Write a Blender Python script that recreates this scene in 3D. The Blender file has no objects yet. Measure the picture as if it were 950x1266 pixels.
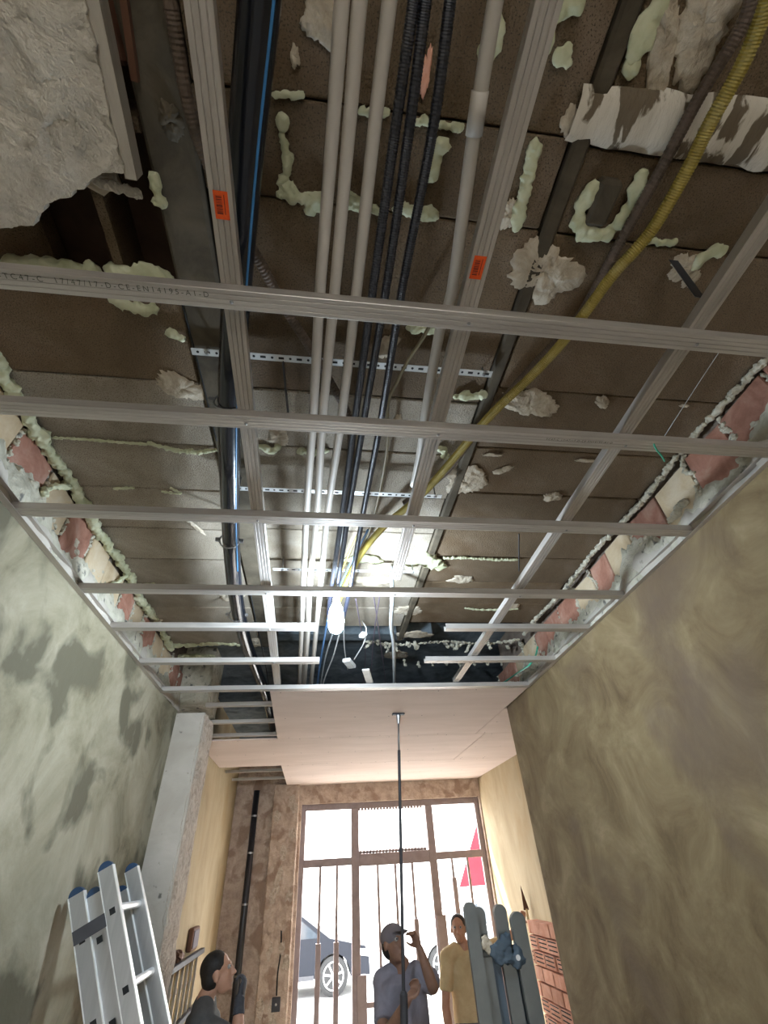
import bpy, bmesh, math, random
from mathutils import Vector, Matrix, noise
random.seed(7)
rnd = random.random
def U(a, b): return a + (b - a) * rnd()
SC = bpy.context.scene
COL = SC.collection

# ------------------------------------------------------------------ camera
EYE = 2.1                                  # height of the lens above the floor
F = 555.0
CX, CY = 475.0, 633.0
RW = [Vector((0.99130177, 0.03527291, 0.12679359)),      # world x, y, z axes seen in camera space (x right, y down, z ahead)
      Vector((-0.12086901, 0.62518454, 0.77106094)),
      Vector((-0.05207183, -0.77967949, 0.62400995))]
cam_d = bpy.data.cameras.new('camera')
cam = bpy.data.objects.new('camera', cam_d)
COL.objects.link(cam)
cam_d.sensor_fit = 'HORIZONTAL'
cam_d.sensor_width = 36.0
cam_d.lens = F / 950.0 * 36.0
cam_d.clip_start = 0.02
cam_d.clip_end = 200
m = Matrix.Identity(4)
for i in range(3):
    m[i][0] = RW[i][0]
    m[i][1] = -RW[i][1]
    m[i][2] = -RW[i][2]
m[2][3] = EYE
cam.matrix_world = m
SC.camera = cam

# ------------------------------------------------------------------ sky, sun, exposure
W = bpy.data.worlds.new('sky')
SC.world = W
W.use_nodes = True
bg = W.node_tree.nodes['Background']
bg.inputs[0].default_value = (0.92, 0.95, 0.98, 1)
bg.inputs[1].default_value = 11.0
sd = bpy.data.lights.new('sun', 'SUN')
sd.energy = 13.0
sd.angle = math.radians(1.0)
sd.color = (1.0, 0.93, 0.82)
sun = bpy.data.objects.new('sun', sd)
COL.objects.link(sun)
sun.location = (-8, 20, 20)
sun.rotation_euler = Vector((0.50, -0.62, -0.95)).to_track_quat('-Z', 'Y').to_euler()
SC.view_settings.view_transform = 'Standard'
SC.view_settings.look = 'None'
SC.view_settings.gamma = 1
SC.view_settings.exposure = 0.8

# ------------------------------------------------------------------ pixel -> point on a real plane
def ray(px, py):
    v = Vector((px - CX, py - CY, F))
    return Vector((RW[0].dot(v), RW[1].dot(v), RW[2].dot(v)))
def S(px, py, z=1.39):                      # on the level z above the lens
    r = ray(px, py); r = r * (z / r.z)
    return Vector((r.x, r.y, z + EYE))
def Yp(px, py, y):                          # on the upright plane at depth y
    r = ray(px, py); r = r * (y / r.y)
    return Vector((r.x, y, r.z + EYE))

# ------------------------------------------------------------------ materials
def newmat(name):
    mt = bpy.data.materials.new(name); mt.use_nodes = True
    nt = mt.node_tree; b = nt.nodes['Principled BSDF']
    return mt, nt, b
def c4(c): return (c[0], c[1], c[2], 1)
def mottled(name, cols, scale=3.0, rough=0.85, metal=0.0, bump=0.2, bscale=40.0, detail=6.0, stretch=(1, 1, 1),
            speck=None, speck_scale=120, speck_lo=0.62, vary=0.0, dist=0.6, bdist=0.01, spec=0.3, nrough=.62, blotch=None, blotch_scale=1.5, blotch_lo=.55, blotch_hi=.7):
    mt, nt, b = newmat(name); N = nt.nodes; L = nt.links
    tc = N.new('ShaderNodeTexCoord'); mp = N.new('ShaderNodeMapping'); mp.inputs['Scale'].default_value = stretch
    L.new(tc.outputs['Object'], mp.inputs['Vector'])
    n1 = N.new('ShaderNodeTexNoise'); n1.inputs['Scale'].default_value = scale; n1.inputs['Detail'].default_value = detail
    n1.inputs['Roughness'].default_value = nrough; n1.inputs['Distortion'].default_value = dist
    L.new(mp.outputs[0], n1.inputs['Vector'])
    cr = N.new('ShaderNodeValToRGB'); el = cr.color_ramp.elements
    k = len(cols)
    for i, c in enumerate(cols):
        p = 0.3 + 0.4 * i / max(1, k - 1)
        if i == 0: e = el[0]; e.position = p
        elif i == k - 1: e = el[-1]; e.position = p
        else: e = el.new(p)
        e.color = c4(c)
    L.new(n1.outputs[0], cr.inputs[0])
    out = cr.outputs[0]
    def mixin(fac, col, out):
        mx = N.new('ShaderNodeMix'); mx.data_type = 'RGBA'
        L.new(fac, mx.inputs[0]); L.new(out, mx.inputs[6]); mx.inputs[7].default_value = c4(col)
        return mx.outputs[2]
    if blotch:
        n3 = N.new('ShaderNodeTexNoise'); n3.inputs['Scale'].default_value = blotch_scale; n3.inputs['Detail'].default_value = 4; n3.inputs['Distortion'].default_value = .4; n3.inputs['Detail'].default_value = 8
        L.new(mp.outputs[0], n3.inputs['Vector'])
        r3 = N.new('ShaderNodeMapRange'); r3.inputs[1].default_value = blotch_lo; r3.inputs[2].default_value = blotch_hi
        L.new(n3.outputs[0], r3.inputs[0]); out = mixin(r3.outputs[0], blotch, out)
    if speck:
        n2 = N.new('ShaderNodeTexNoise'); n2.inputs['Scale'].default_value = speck_scale; n2.inputs['Detail'].default_value = 3
        L.new(mp.outputs[0], n2.inputs['Vector'])
        r2 = N.new('ShaderNodeMapRange'); r2.inputs[1].default_value = speck_lo; r2.inputs[2].default_value = speck_lo + .08
        L.new(n2.outputs[0], r2.inputs[0]); out = mixin(r2.outputs[0], speck, out)
    if vary:
        oi = N.new('ShaderNodeObjectInfo'); rr = N.new('ShaderNodeMapRange')
        rr.inputs[3].default_value = 1 - vary; rr.inputs[4].default_value = 1 + vary
        L.new(oi.outputs['Random'], rr.inputs[0])
        hs = N.new('ShaderNodeHueSaturation'); L.new(rr.outputs[0], hs.inputs['Value']); L.new(out, hs.inputs['Color']); out = hs.outputs[0]
    L.new(out, b.inputs['Base Color'])
    b.inputs['Roughness'].default_value = rough; b.inputs['Metallic'].default_value = metal
    b.inputs['Specular IOR Level'].default_value = spec
    if bump:
        nb = N.new('ShaderNodeTexNoise'); nb.inputs['Scale'].default_value = bscale; nb.inputs['Detail'].default_value = 5
        L.new(mp.outputs[0], nb.inputs['Vector'])
        ad = N.new('ShaderNodeMath'); ad.operation = 'ADD'; L.new(nb.outputs[0], ad.inputs[0]); L.new(n1.outputs[0], ad.inputs[1])
        bm_ = N.new('ShaderNodeBump'); bm_.inputs['Strength'].default_value = bump; bm_.inputs['Distance'].default_value = bdist
        L.new(ad.outputs[0], bm_.inputs['Height']); L.new(bm_.outputs[0], b.inputs['Normal'])
    return mt
def plain(name, col, rough=0.6, metal=0.0, spec=0.4, emit=None, es=1.0):
    mt, nt, b = newmat(name)
    N = nt.nodes; L = nt.links
    tc = N.new('ShaderNodeTexCoord'); n1 = N.new('ShaderNodeTexNoise'); n1.inputs['Scale'].default_value = 14; n1.inputs['Detail'].default_value = 4
    L.new(tc.outputs['Object'], n1.inputs['Vector'])
    cr = N.new('ShaderNodeValToRGB'); cr.color_ramp.elements[0].position = .3; cr.color_ramp.elements[1].position = .7
    cr.color_ramp.elements[0].color = c4([c * .86 for c in col]); cr.color_ramp.elements[1].color = c4([min(1, c * 1.1) for c in col])
    L.new(n1.outputs[0], cr.inputs[0]); L.new(cr.outputs[0], b.inputs['Base Color'])
    b.inputs['Roughness'].default_value = rough; b.inputs['Metallic'].default_value = metal
    b.inputs['Specular IOR Level'].default_value = spec
    if emit:
        b.inputs['Emission Color'].default_value = c4(emit); b.inputs['Emission Strength'].default_value = es
    return mt

M = {}
M['plaster_left'] = mottled('grey green damp plaster', [(0.1, 0.08, 0.045), (0.211, 0.185, 0.12), (0.278, 0.245, 0.17), (0.356, 0.31, 0.228)], scale=2.2, bump=.4, bscale=14, detail=12, nrough=.66, blotch=(.10, .088, .055), blotch_scale=2.6, blotch_lo=.53, blotch_hi=.62, bdist=.012, dist=.5)
M['plaster_right'] = mottled('olive tan trowelled plaster', [(0.101, 0.066, 0.029), (0.157, 0.108, 0.052), (0.207, 0.15, 0.076), (0.274, 0.205, 0.113)], scale=2.6, bump=.6, bscale=7, dist=.9, detail=12, nrough=.68, blotch=(.125, .085, .055), blotch_scale=1.4, blotch_lo=.52, blotch_hi=.7, bdist=.012)
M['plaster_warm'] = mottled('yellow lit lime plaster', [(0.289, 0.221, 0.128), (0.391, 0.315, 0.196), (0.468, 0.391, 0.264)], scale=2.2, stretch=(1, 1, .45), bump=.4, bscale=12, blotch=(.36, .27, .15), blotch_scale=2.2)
M['pier'] = mottled('smooth grey render', [(0.36, 0.32, 0.263), (0.424, 0.38, 0.32), (0.488, 0.44, 0.376)], scale=3, bump=.2, bscale=30, speck=(.13, .12, .10), speck_scale=17, speck_lo=.66)
M['rough_edge'] = mottled('chipped pinkish render', [(.30, .24, .19), (.50, .42, .34), (.62, .54, .46)], scale=16, bump=1.0, bscale=26, bdist=.02, dist=1.5)
M['front'] = mottled('peeling brown pink wall', [(0.34, 0.25, 0.195), (0.5, 0.39, 0.31), (0.62, 0.51, 0.42)], scale=9, bump=1.0, bscale=14, bdist=.025, dist=.2, nrough=.7, blotch=(.34, .24, .18), blotch_scale=5.0, blotch_lo=.54, blotch_hi=.62)
M['mortar'] = mottled('pale grey mortar', [(0.281, 0.26, 0.197), (0.43, 0.398, 0.311), (0.531, 0.484, 0.387)], scale=9, bump=.8, bscale=22, bdist=.02, speck=(.15, .14, .12), speck_scale=22, speck_lo=.60)
M['core'] = mottled('dark mortar bed', [(.13, .10, .08), (.22, .17, .13)], scale=8, bump=.6)
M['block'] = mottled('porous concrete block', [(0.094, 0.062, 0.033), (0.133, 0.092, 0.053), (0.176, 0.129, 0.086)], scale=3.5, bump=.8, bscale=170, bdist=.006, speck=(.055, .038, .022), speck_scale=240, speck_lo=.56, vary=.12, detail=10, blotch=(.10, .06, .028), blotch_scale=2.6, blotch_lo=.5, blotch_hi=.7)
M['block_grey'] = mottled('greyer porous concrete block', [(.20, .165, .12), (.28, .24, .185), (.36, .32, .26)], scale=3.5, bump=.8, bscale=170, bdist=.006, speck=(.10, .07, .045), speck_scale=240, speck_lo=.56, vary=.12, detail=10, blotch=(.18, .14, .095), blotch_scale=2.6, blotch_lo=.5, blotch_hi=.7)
M['beam'] = mottled('smooth dark concrete beam', [(0.038, 0.029, 0.018), (0.064, 0.051, 0.033), (0.097, 0.078, 0.052)], scale=7, bump=.4, bscale=20)
M['void'] = mottled('brown dusty cavity', [(.06, .035, .022), (.10, .06, .04)], scale=6, bump=.4)
M['slab_far'] = mottled('haze tinted grey slab', [(0.071, 0.085, 0.092), (0.143, 0.17, 0.185), (0.228, 0.255, 0.269)], scale=5, bump=.5, bscale=20)  # bluish haze of the dark far recess put into the colour
M['foam'] = mottled('pale green expanding foam', [(0.356, 0.363, 0.217), (0.455, 0.458, 0.301), (0.527, 0.526, 0.373)], scale=9, rough=.6, bump=.25, bscale=40)
M['splat'] = mottled('dried gypsum splash', [(0.288, 0.232, 0.168), (0.416, 0.352, 0.264), (0.512, 0.456, 0.368)], scale=14, bump=.8, bscale=30, bdist=.015)
M['white_worn'] = mottled('white plaster rubbed to brown', [(0.464, 0.416, 0.336), (0.528, 0.48, 0.4), (0.592, 0.544, 0.464)], scale=9, stretch=(1.6, .6, 1), bump=.7, bscale=25, blotch=(.13, .10, .065), blotch_scale=11, blotch_lo=.50, blotch_hi=.53, bdist=.012)
M['old_plaster'] = mottled('old crumbly gypsum ceiling', [(0.393, 0.357, 0.299), (0.518, 0.476, 0.404), (0.625, 0.578, 0.501)], scale=7, bump=1.0, bscale=22, bdist=.03, speck=(.14, .13, .11), speck_scale=40, speck_lo=.70)
M['wood_pale'] = mottled('pale batten', [(.36, .33, .28), (.44, .40, .34)], scale=4, stretch=(6, 1, 6), bump=.2)
M['wood'] = mottled('yellow formwork timber', [(.42, .30, .14), (.60, .46, .25), (.72, .58, .36)], scale=4, stretch=(6, 6, .8), bump=.3)
M['rail'] = mottled('galvanised steel', [(0.351, 0.323, 0.295), (0.446, 0.415, 0.379), (0.526, 0.495, 0.455)], scale=4, rough=.38, metal=.45, bump=.05, bscale=60, stretch=(.4, 6, 6), spec=.5)
M['rail_long'] = mottled('galvanised steel lengthwise', [(0.351, 0.319, 0.287), (0.446, 0.407, 0.367), (0.526, 0.486, 0.446)], scale=4, rough=.38, metal=.45, bump=.05, bscale=60, stretch=(8, .4, 6), spec=.5)
M['groove'] = plain('shadowed groove', (.15, .14, .13), .6)
M['strip'] = mottled('zinc perforated strip', [(.55, .56, .55), (.68, .69, .68)], scale=9, rough=.4, metal=.4, bump=0)
M['hole'] = plain('dark hole', (.012, .012, .012), .9)
M['conduit'] = mottled('beige pvc conduit', [(0.414, 0.373, 0.323), (0.464, 0.419, 0.364)], scale=5, rough=.5, bump=0, spec=.4)
M['black'] = plain('black corrugated plastic', (.012, .013, .02), .35, spec=.6)
M['blackpipe'] = mottled('glossy black pipe', [(.006, .007, .010), (.014, .016, .022)], scale=6, rough=.18, bump=.06, bscale=20, spec=.7)
M['bluestripe'] = plain('blue stripe', (.04, .17, .36), .4)
M['yellow'] = mottled('dusty yellow conduit', [(0.198, 0.146, 0.022), (0.286, 0.219, 0.039), (0.319, 0.261, 0.088)], scale=12, rough=.5, bump=.1)
M['brown'] = mottled('dull brown conduit', [(.07, .05, .035), (.14, .10, .075)], scale=9, rough=.6, bump=0)
M['olive'] = plain('olive cable', (.16, .13, .07), .5)
M['steel'] = plain('dull steel', (.30, .30, .30), .35, .8)
M['darksteel'] = plain('dark steel', (.045, .045, .05), .55, .1)
M['orange'] = mottled('orange red sticker', [(.62, .06, .012), (.75, .12, .02)], scale=60, bump=0, rough=.5)
M['ink'] = plain('dark ink', (.10, .015, .01), .7)
M['print'] = plain('grey printing ink', (.10, .10, .08), .7)
M['board'] = mottled('pinkish plasterboard', [(0.58, 0.473, 0.42), (0.63, 0.52, 0.467), (0.68, 0.567, 0.514)], scale=2.2, bump=.08, bscale=50, rough=.8, stretch=(.5, 2, 1))
M['joint'] = plain('board joint', (.35, .27, .22), .9)
M['bulb'] = plain('led bulb glass', (1, 1, 1), .4, emit=(.70, .85, 1.0), es=560)
M['white'] = plain('white plastic', (.70, .69, .66), .5)
M['graycable'] = plain('grey cable', (.40, .42, .42), .5)
M['bluecable'] = plain('blue cable', (.10, .22, .42), .5)
M['green'] = plain('green cable', (.03, .30, .19), .5)
M['mauve'] = plain('dark violet wire', (.09, .07, .09), .5)
M['brick_red'] = mottled('terracotta brick', [(0.21, 0.09, 0.056), (0.3, 0.143, 0.098), (0.375, 0.225, 0.165)], scale=9, bump=.4, bscale=40, vary=.15)
M['brick_tan'] = mottled('ochre brick', [(0.375, 0.277, 0.165), (0.465, 0.36, 0.232), (0.51, 0.42, 0.3)], scale=7, bump=.4, bscale=40, vary=.12)
M['brick_pink'] = mottled('hollow orange brick', [(.50, .22, .14), (.62, .31, .21), (.70, .40, .30)], scale=9, bump=.3, bscale=50, vary=.15)
M['floor'] = mottled('dusty concrete floor', [(.30, .27, .23), (.42, .39, .34)], scale=3, bump=.3)
M['pavement'] = mottled('pale pavement', [(0.385, 0.371, 0.35), (0.462, 0.448, 0.42)], scale=3, bump=.2)
M['asphalt'] = mottled('dry grey road', [(.30, .30, .30), (.38, .38, .37)], scale=5, bump=.2)
M['facade'] = mottled('sunlit cream facade', [(.74, .72, .67), (.80, .78, .73)], scale=1, bump=.1)
M['frame'] = mottled('steel tinted by glare', [(.24, .19, .19), (.32, .26, .26)], scale=6, rough=.5, bump=.1)  # veil of outdoor glare put into the colour as a lighter mauve grey
M['alu'] = mottled('brushed aluminium', [(0.375, 0.375, 0.367), (0.45, 0.45, 0.443)], scale=4, rough=.3, metal=.7, stretch=(8, 8, .6), bump=0, spec=.5)
M['rung'] = plain('bright aluminium rung', (.80, .80, .78), .35, .45)
M['bluecap'] = plain('blue plastic cap', (.012, .038, .085), .5)
M['darkalu'] = mottled('grey green ladder rail', [(0.1, 0.105, 0.101), (0.141, 0.143, 0.133)], scale=5, rough=.45, metal=.4, bump=0)
M['navy'] = mottled('blue grey painted panel', [(0.036, 0.055, 0.073), (0.059, 0.082, 0.105)], scale=7, rough=.5, bump=.1)
M['skin'] = mottled('tanned skin', [(.36, .19, .12), (.45, .25, .17)], scale=14, rough=.5, bump=.1, bscale=90, bdist=.002)
M['skin_dark'] = mottled('brown skin', [(.20, .11, .075), (.27, .15, .10)], scale=14, rough=.5, bump=.1, bscale=90, bdist=.002)
M['hair'] = mottled('short black hair', [(.008, .007, .006), (.022, .018, .015)], scale=60, rough=.6, bump=.5, bscale=160, bdist=.003)
M['grey_shirt'] = mottled('charcoal t-shirt cloth', [(.055, .055, .055), (.09, .09, .088)], scale=9, rough=.9, bump=.4, bscale=12)
M['mauve_shirt'] = mottled('grey violet t-shirt cloth', [(.17, .165, .20), (.24, .23, .27)], scale=9, rough=.9, bump=.4, bscale=12)
M['tan_shirt'] = mottled('sand yellow t-shirt cloth', [(.42, .32, .17), (.52, .42, .25)], scale=9, rough=.9, bump=.5, bscale=12)
M['trouser'] = mottled('dark work trousers', [(.05, .06, .08), (.09, .10, .13)], scale=9, rough=.9, bump=.4, bscale=14)
M['glove'] = mottled('dark grey work glove', [(.035, .037, .045), (.06, .062, .07)], scale=30, rough=.8, bump=.4, bscale=60)
M['cap'] = mottled('dusty grey cap', [(.12, .105, .115), (.17, .15, .16)], scale=9, rough=.9, bump=.3)
M['shoe'] = plain('brown work boot', (.08, .05, .03), .7)
M['eye'] = plain('eye white', (.30, .29, .27), .3)
M['pupil'] = plain('dark iris', (.02, .012, .01), .2)
M['carblue'] = plain('dark blue car paint', (.0022, .004, .009), .5, .0, .3)
M['carwhite'] = plain('white car paint', (.70, .71, .73), .25, 0, .6)
M['glass'] = plain('dark car glass', (.03, .04, .05), .08, 0, .8)
M['tyre'] = plain('tyre rubber', (.02, .02, .02), .8)
M['hub'] = plain('alloy wheel', (.62, .62, .63), .3, .5)
M['red'] = mottled('red canvas', [(.16, .004, .010), (.22, .008, .015)], scale=3, bump=.1)
M['greywall'] = mottled('grey rubble wall', [(.20, .20, .20), (.40, .39, .38)], scale=9, bump=.8, bscale=14)
M['rust'] = plain('rusty brown steel', (.13, .06, .035), .6, .3)

# ------------------------------------------------------------------ mesh collector
class MB:
    def __init__(s): s.v = []; s.f = []
    def add(s, vs, fs):
        o = len(s.v); s.v += [tuple(v) for v in vs]; s.f += [tuple(i + o for i in f) for f in fs]; return s
    def box(s, x0, x1, y0, y1, z0, z1, mat=None):
        vs = [Vector((x, y, z)) for z in (z0, z1) for y in (y0, y1) for x in (x0, x1)]
        if mat is not None: vs = [mat @ v for v in vs]
        return s.add(vs, [(0, 2, 3, 1), (4, 5, 7, 6), (0, 1, 5, 4), (2, 6, 7, 3), (0, 4, 6, 2), (1, 3, 7, 5)])
    def bevbox(s, x0, x1, y0, y1, z0, z1, b=.006, mat=None):      # chamfered on all twelve edges
        P = []
        for sx, x, xi in ((0, x0, x0 + b), (1, x1, x1 - b)):
            for sy, y, yi in ((0, y0, y0 + b), (1, y1, y1 - b)):
                for sz, z, zi in ((0, z0, z0 + b), (1, z1, z1 - b)):
                    P += [Vector((x, yi, zi)), Vector((xi, y, zi)), Vector((xi, yi, z))]
        bm = bmesh.new()
        for p in P: bm.verts.new(mat @ p if mat is not None else p)
        r = bmesh.ops.convex_hull(bm, input=bm.verts)
        bmesh.ops.dissolve_limit(bm, angle_limit=.02, verts=bm.verts, edges=bm.edges)
        bm.verts.index_update()
        s.add([v.co.copy() for v in bm.verts], [[v.index for v in f.verts] for f in bm.faces]); bm.free(); return s
    def bar(s, a, b, w, h, up=(0, 0, 1)):         # square bar from a to b
        a = Vector(a); b = Vector(b); d = b - a; L_ = d.length; d.normalize()
        u = Vector(up); sx = d.cross(u)
        if sx.length < 1e-4: sx = d.cross(Vector((1, 0, 0)))
        sx.normalize(); u = sx.cross(d).normalized()
        vs = []
        for p in (a, b):
            for i, j in ((-1, -1), (1, -1), (1, 1), (-1, 1)): vs.append(p + sx * (i * w / 2) + u * (j * h / 2))
        return s.add(vs, [(3, 2, 1, 0), (4, 5, 6, 7), (0, 1, 5, 4), (1, 2, 6, 5), (2, 3, 7, 6), (3, 0, 4, 7)])
    def tube(s, pts, r, seg=10, caps=True, ref=None, ell=1.0, roundend=False):
        pts = [Vector(p) for p in pts]; n = len(pts)
        rad = list(r) if isinstance(r, (list, tuple)) else [r] * n
        if roundend:
            d0 = (pts[0] - pts[1]).normalized(); d1 = (pts[-1] - pts[-2]).normalized()
            pre = [(pts[0] + d0 * rad[0] * .75, rad[0] * .45), (pts[0] + d0 * rad[0] * .4, rad[0] * .82)]
            post = [(pts[-1] + d1 * rad[-1] * .4, rad[-1] * .82), (pts[-1] + d1 * rad[-1] * .75, rad[-1] * .45)]
            pts = [p for p, _ in pre] + pts + [p for p, _ in post]; rad = [q for _, q in pre] + rad + [q for _, q in post]; n = len(pts)
        T = [(pts[min(i + 1, n - 1)] - pts[max(i - 1, 0)]).normalized() for i in range(n)]
        a = Vector(ref) if ref else (Vector((0, 0, 1)) if abs(T[0].z) < .9 else Vector((1, 0, 0)))
        vs = []; fs = []
        for i in range(n):
            a = Vector(ref) if ref else a
            x = a - T[i] * a.dot(T[i])
            if x.length < 1e-5: x = Vector((1, 0, 0)).cross(T[i])
            x.normalize(); y = T[i].cross(x); a = x
            for k in range(seg):
                t = 2 * math.pi * k / seg
                vs.append(pts[i] + x * (math.cos(t) * rad[i]) + y * (math.sin(t) * rad[i] * ell))
        for i in range(n - 1):
            for k in range(seg):
                k2 = (k + 1) % seg
                fs.append((i * seg + k, i * seg + k2, (i + 1) * seg + k2, (i + 1) * seg + k))
        if caps:
            fs.append(tuple(range(seg - 1, -1, -1))); fs.append(tuple((n - 1) * seg + k for k in range(seg)))
        return s.add(vs, fs)
    def ball(s, c, rx, ry=None, rz=None, su=12, sv=8, lump=0.0, mat=None, seed=0):
        ry = ry or rx; rz = rz or rx; c = Vector(c); vs = []; fs = []
        def P(a, b):
            d = Vector((math.cos(a) * math.sin(b), math.sin(a) * math.sin(b), math.cos(b)))
            k = 1 + (lump * noise.noise(d * 2.3 + Vector((seed, seed * .7, 1))) if lump else 0)
            v = Vector((d.x * rx * k, d.y * ry * k, d.z * rz * k))
            return (mat @ v if mat is not None else v) + c
        vs.append(P(0, 0))
        for j in range(1, sv):
            for i in range(su): vs.append(P(2 * math.pi * i / su, math.pi * j / sv))
        vs.append(P(0, math.pi))
        for i in range(su): fs.append((0, 1 + i, 1 + (i + 1) % su))
        for j in range(sv - 2):
            for i in range(su):
                a = 1 + j * su + i; b = 1 + j * su + (i + 1) % su
                fs.append((a, a + su, b + su, b))
        e = len(vs) - 1; o = 1 + (sv - 2) * su
        for i in range(su): fs.append((o + i, e, o + (i + 1) % su))
        return s.add(vs, fs)
    def prism(s, poly, axis, a, b):                # outline in the two other axes, extruded along axis
        def mk(p, t):
            if axis == 'z': return Vector((p[0], p[1], t))
            if axis == 'y': return Vector((p[0], t, p[1]))
            return Vector((t, p[0], p[1]))
        n = len(poly)
        vs = [mk(p, a) for p in poly] + [mk(p, b) for p in poly]
        fs = [tuple(range(n)), tuple(range(2 * n - 1, n - 1, -1))] + [(i, i + n, (i + 1) % n + n, (i + 1) % n) for i in range(n)]
        return s.add(vs, fs)
    def sweep(s, prof, a, b, side, up):            # open profile (across, height) given thickness by its own outline, swept a -> b
        a = Vector(a); b = Vector(b); side = Vector(side); up = Vector(up); n = len(prof); vs = []
        for p in (a, b):
            for q in prof: vs.append(p + side * q[0] + up * q[1])
        fs = [(i, (i + 1) % n, (i + 1) % n + n, i + n) for i in range(n)]
        fs += [tuple(range(n - 1, -1, -1)), tuple(range(n, 2 * n))]
        return s.add(vs, fs)
    def mesh(s, name):
        me = bpy.data.meshes.new(name); me.from_pydata(s.v, [], s.f)
        bm = bmesh.new(); bm.from_mesh(me); bmesh.ops.recalc_face_normals(bm, faces=bm.faces); bm.to_mesh(me); bm.free()
        return me
    def build(s, name, mat, parent=None, smooth=False, local=False, loc=None):
        off = Vector(loc) if loc else Vector((0, 0, 0))
        if parent is not None and not local: off = wloc(parent)
        if off.length and not local: s.v = [tuple(Vector(v) - off) for v in s.v]
        me = s.mesh(name)
        me.materials.append(mat)
        if smooth: me.shade_smooth()
        o = bpy.data.objects.new(name, me); COL.objects.link(o)
        if parent is not None: o.parent = parent
        elif loc: o.location = loc
        return o
def wloc(o):
    v = Vector((0, 0, 0))
    while o is not None: v += o.location; o = o.parent
    return v
def remeshed(mb, name, mat, parent=None, voxel=.008, smooth_it=4, loc=None):
    me = mb.mesh(name); tmp = bpy.data.objects.new(name, me); COL.objects.link(tmp)
    r = tmp.modifiers.new('r', 'REMESH'); r.mode = 'VOXEL'; r.voxel_size = voxel
    s_ = tmp.modifiers.new('s', 'SMOOTH'); s_.iterations = smooth_it; s_.factor = .5
    bpy.context.view_layer.update()
    out = bpy.data.meshes.new_from_object(tmp.evaluated_get(bpy.context.evaluated_depsgraph_get()))
    bpy.data.objects.remove(tmp); out.name = name
    off = wloc(parent) if parent is not None else Vector(loc or (0, 0, 0))
    out.transform(Matrix.Translation(-off)); out.materials.clear(); out.materials.append(mat); out.shade_smooth()
    o = bpy.data.objects.new(name, out); COL.objects.link(o)
    if parent is not None: o.parent = parent
    else: o.location = off
    return o
def frame(fwd, up):
    f = Vector(fwd).normalized(); u = Vector(up); u = (u - f * u.dot(f)).normalized(); r = f.cross(u)
    return r, f, u
def tag(o, label, cat, group=None, kind=None):
    o['label'] = label; o['category'] = cat
    if group: o['group'] = group
    if kind: o['kind'] = kind
    return o
def thing(name, label, cat, loc=(0, 0, 0), rz=0, group=None):
    o = bpy.data.objects.new(name, None); COL.objects.link(o); o.empty_display_size = .1
    o.location = loc; o.rotation_euler = (0, 0, rz)
    return tag(o, label, cat, group)
def struct(name, mb, mat, label, cat, smooth=False):
    o = mb.build(name, mat, smooth=smooth); return tag(o, label, cat, kind='structure')
def copy_of(o, parent, loc, rot=None, name=None):
    c = o.copy(); COL.objects.link(c); c.parent = parent; c.location = loc
    if rot: c.rotation_euler = rot
    return c
def spline(pts, step=.03):                       # Catmull-Rom through the points
    P = [Vector(p) for p in pts]; P = [P[0] * 2 - P[1]] + P + [P[-1] * 2 - P[-2]]; out = []
    for i in range(1, len(P) - 2):
        n = max(2, int((P[i + 1] - P[i]).length / step))
        for k in range(n):
            t = k / n; a, b, c, d = P[i - 1], P[i], P[i + 1], P[i + 2]
            out.append(.5 * ((2 * b) + (c - a) * t + (2 * a - 5 * b + 4 * c - d) * t * t + (3 * b - a - 3 * c + d) * t ** 3))
    out.append(P[-2]); return out
def PX(pts, z=1.2):                              # list of (px, py[, z]) -> points
    return [S(p[0], p[1], p[2] if len(p) > 2 else z) for p in pts]

# ================================================================== THE SETTING
Z = EYE
GRID = 1.07 + Z      # underside of the metal grid
SLAB = 1.40 + Z      # underside of the blocks
XL, XR = -1.12, 1.57
YF = 7.92
struct('floor', MB().box(-1.6, 2.9, -3.7, YF + .25, -.15, 0), M['floor'], 'dusty concrete floor of the room', 'floor')

# left wall: core, plaster, ragged mortar, bricks, foam
wl = struct('wall_left', MB().box(-1.45, XL - .03, -3.6, 3.93, 0, SLAB + .25), M['core'], 'left wall with damp grey green plaster and bare bricks at the top', 'wall')
MB().box(XL - .03, XL, -3.6, 3.93, 0, GRID + .01).build('plaster', M['plaster_left'], wl)
wr = struct('wall_right', MB().prism([(XR + .03, -3.6), (XR + .03, 1.0), (XR + .10, 3.98), (2.78, 3.98), (2.78, -3.6)], 'z', 0, SLAB + .25), M['core'], 'right wall with olive tan trowelled plaster and bare bricks at the top', 'wall')
MB().prism([(XR, -3.6), (XR, 1.0), (XR + .075, 4.02), (2.78, 4.02), (2.78, 3.985), (XR + .11, 3.985), (XR + .035, 1.0), (XR + .035, -3.6)], 'z', 0, GRID + .01).build('plaster', M['plaster_right'], wr)
def ragged(parent, x, sgn, zlow, base, amp, mat, thick, y0, y1, seed, name='mortar'):
    mb = MB(); n = int((y1 - y0) / .012); vs = []; fs = []
    for i in range(n + 1):
        y = y0 + (y1 - y0) * i / n
        top = base + amp * (noise.noise(Vector((y * 3.1, seed, 0))) + .5 * noise.noise(Vector((y * 11, seed, 3))) + .25 * noise.noise(Vector((y * 33, seed, 5))))
        for j in range(7):
            t = j / 6; z = zlow + (top - zlow) * t
            d = thick * (1 - t ** 4 * .85) * (1 + .45 * noise.noise(Vector((y * 9, z * 9, seed))))
            vs.append((x + sgn * d, y, z))
        vs.append((x, y, top))
    for i in range(n):
        for j in range(7):
            a = i * 8 + j; fs.append((a, a + 1, a + 9, a + 8))
    mb.add(vs, fs); return mb.build(name, mat, parent, smooth=True)
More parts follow.
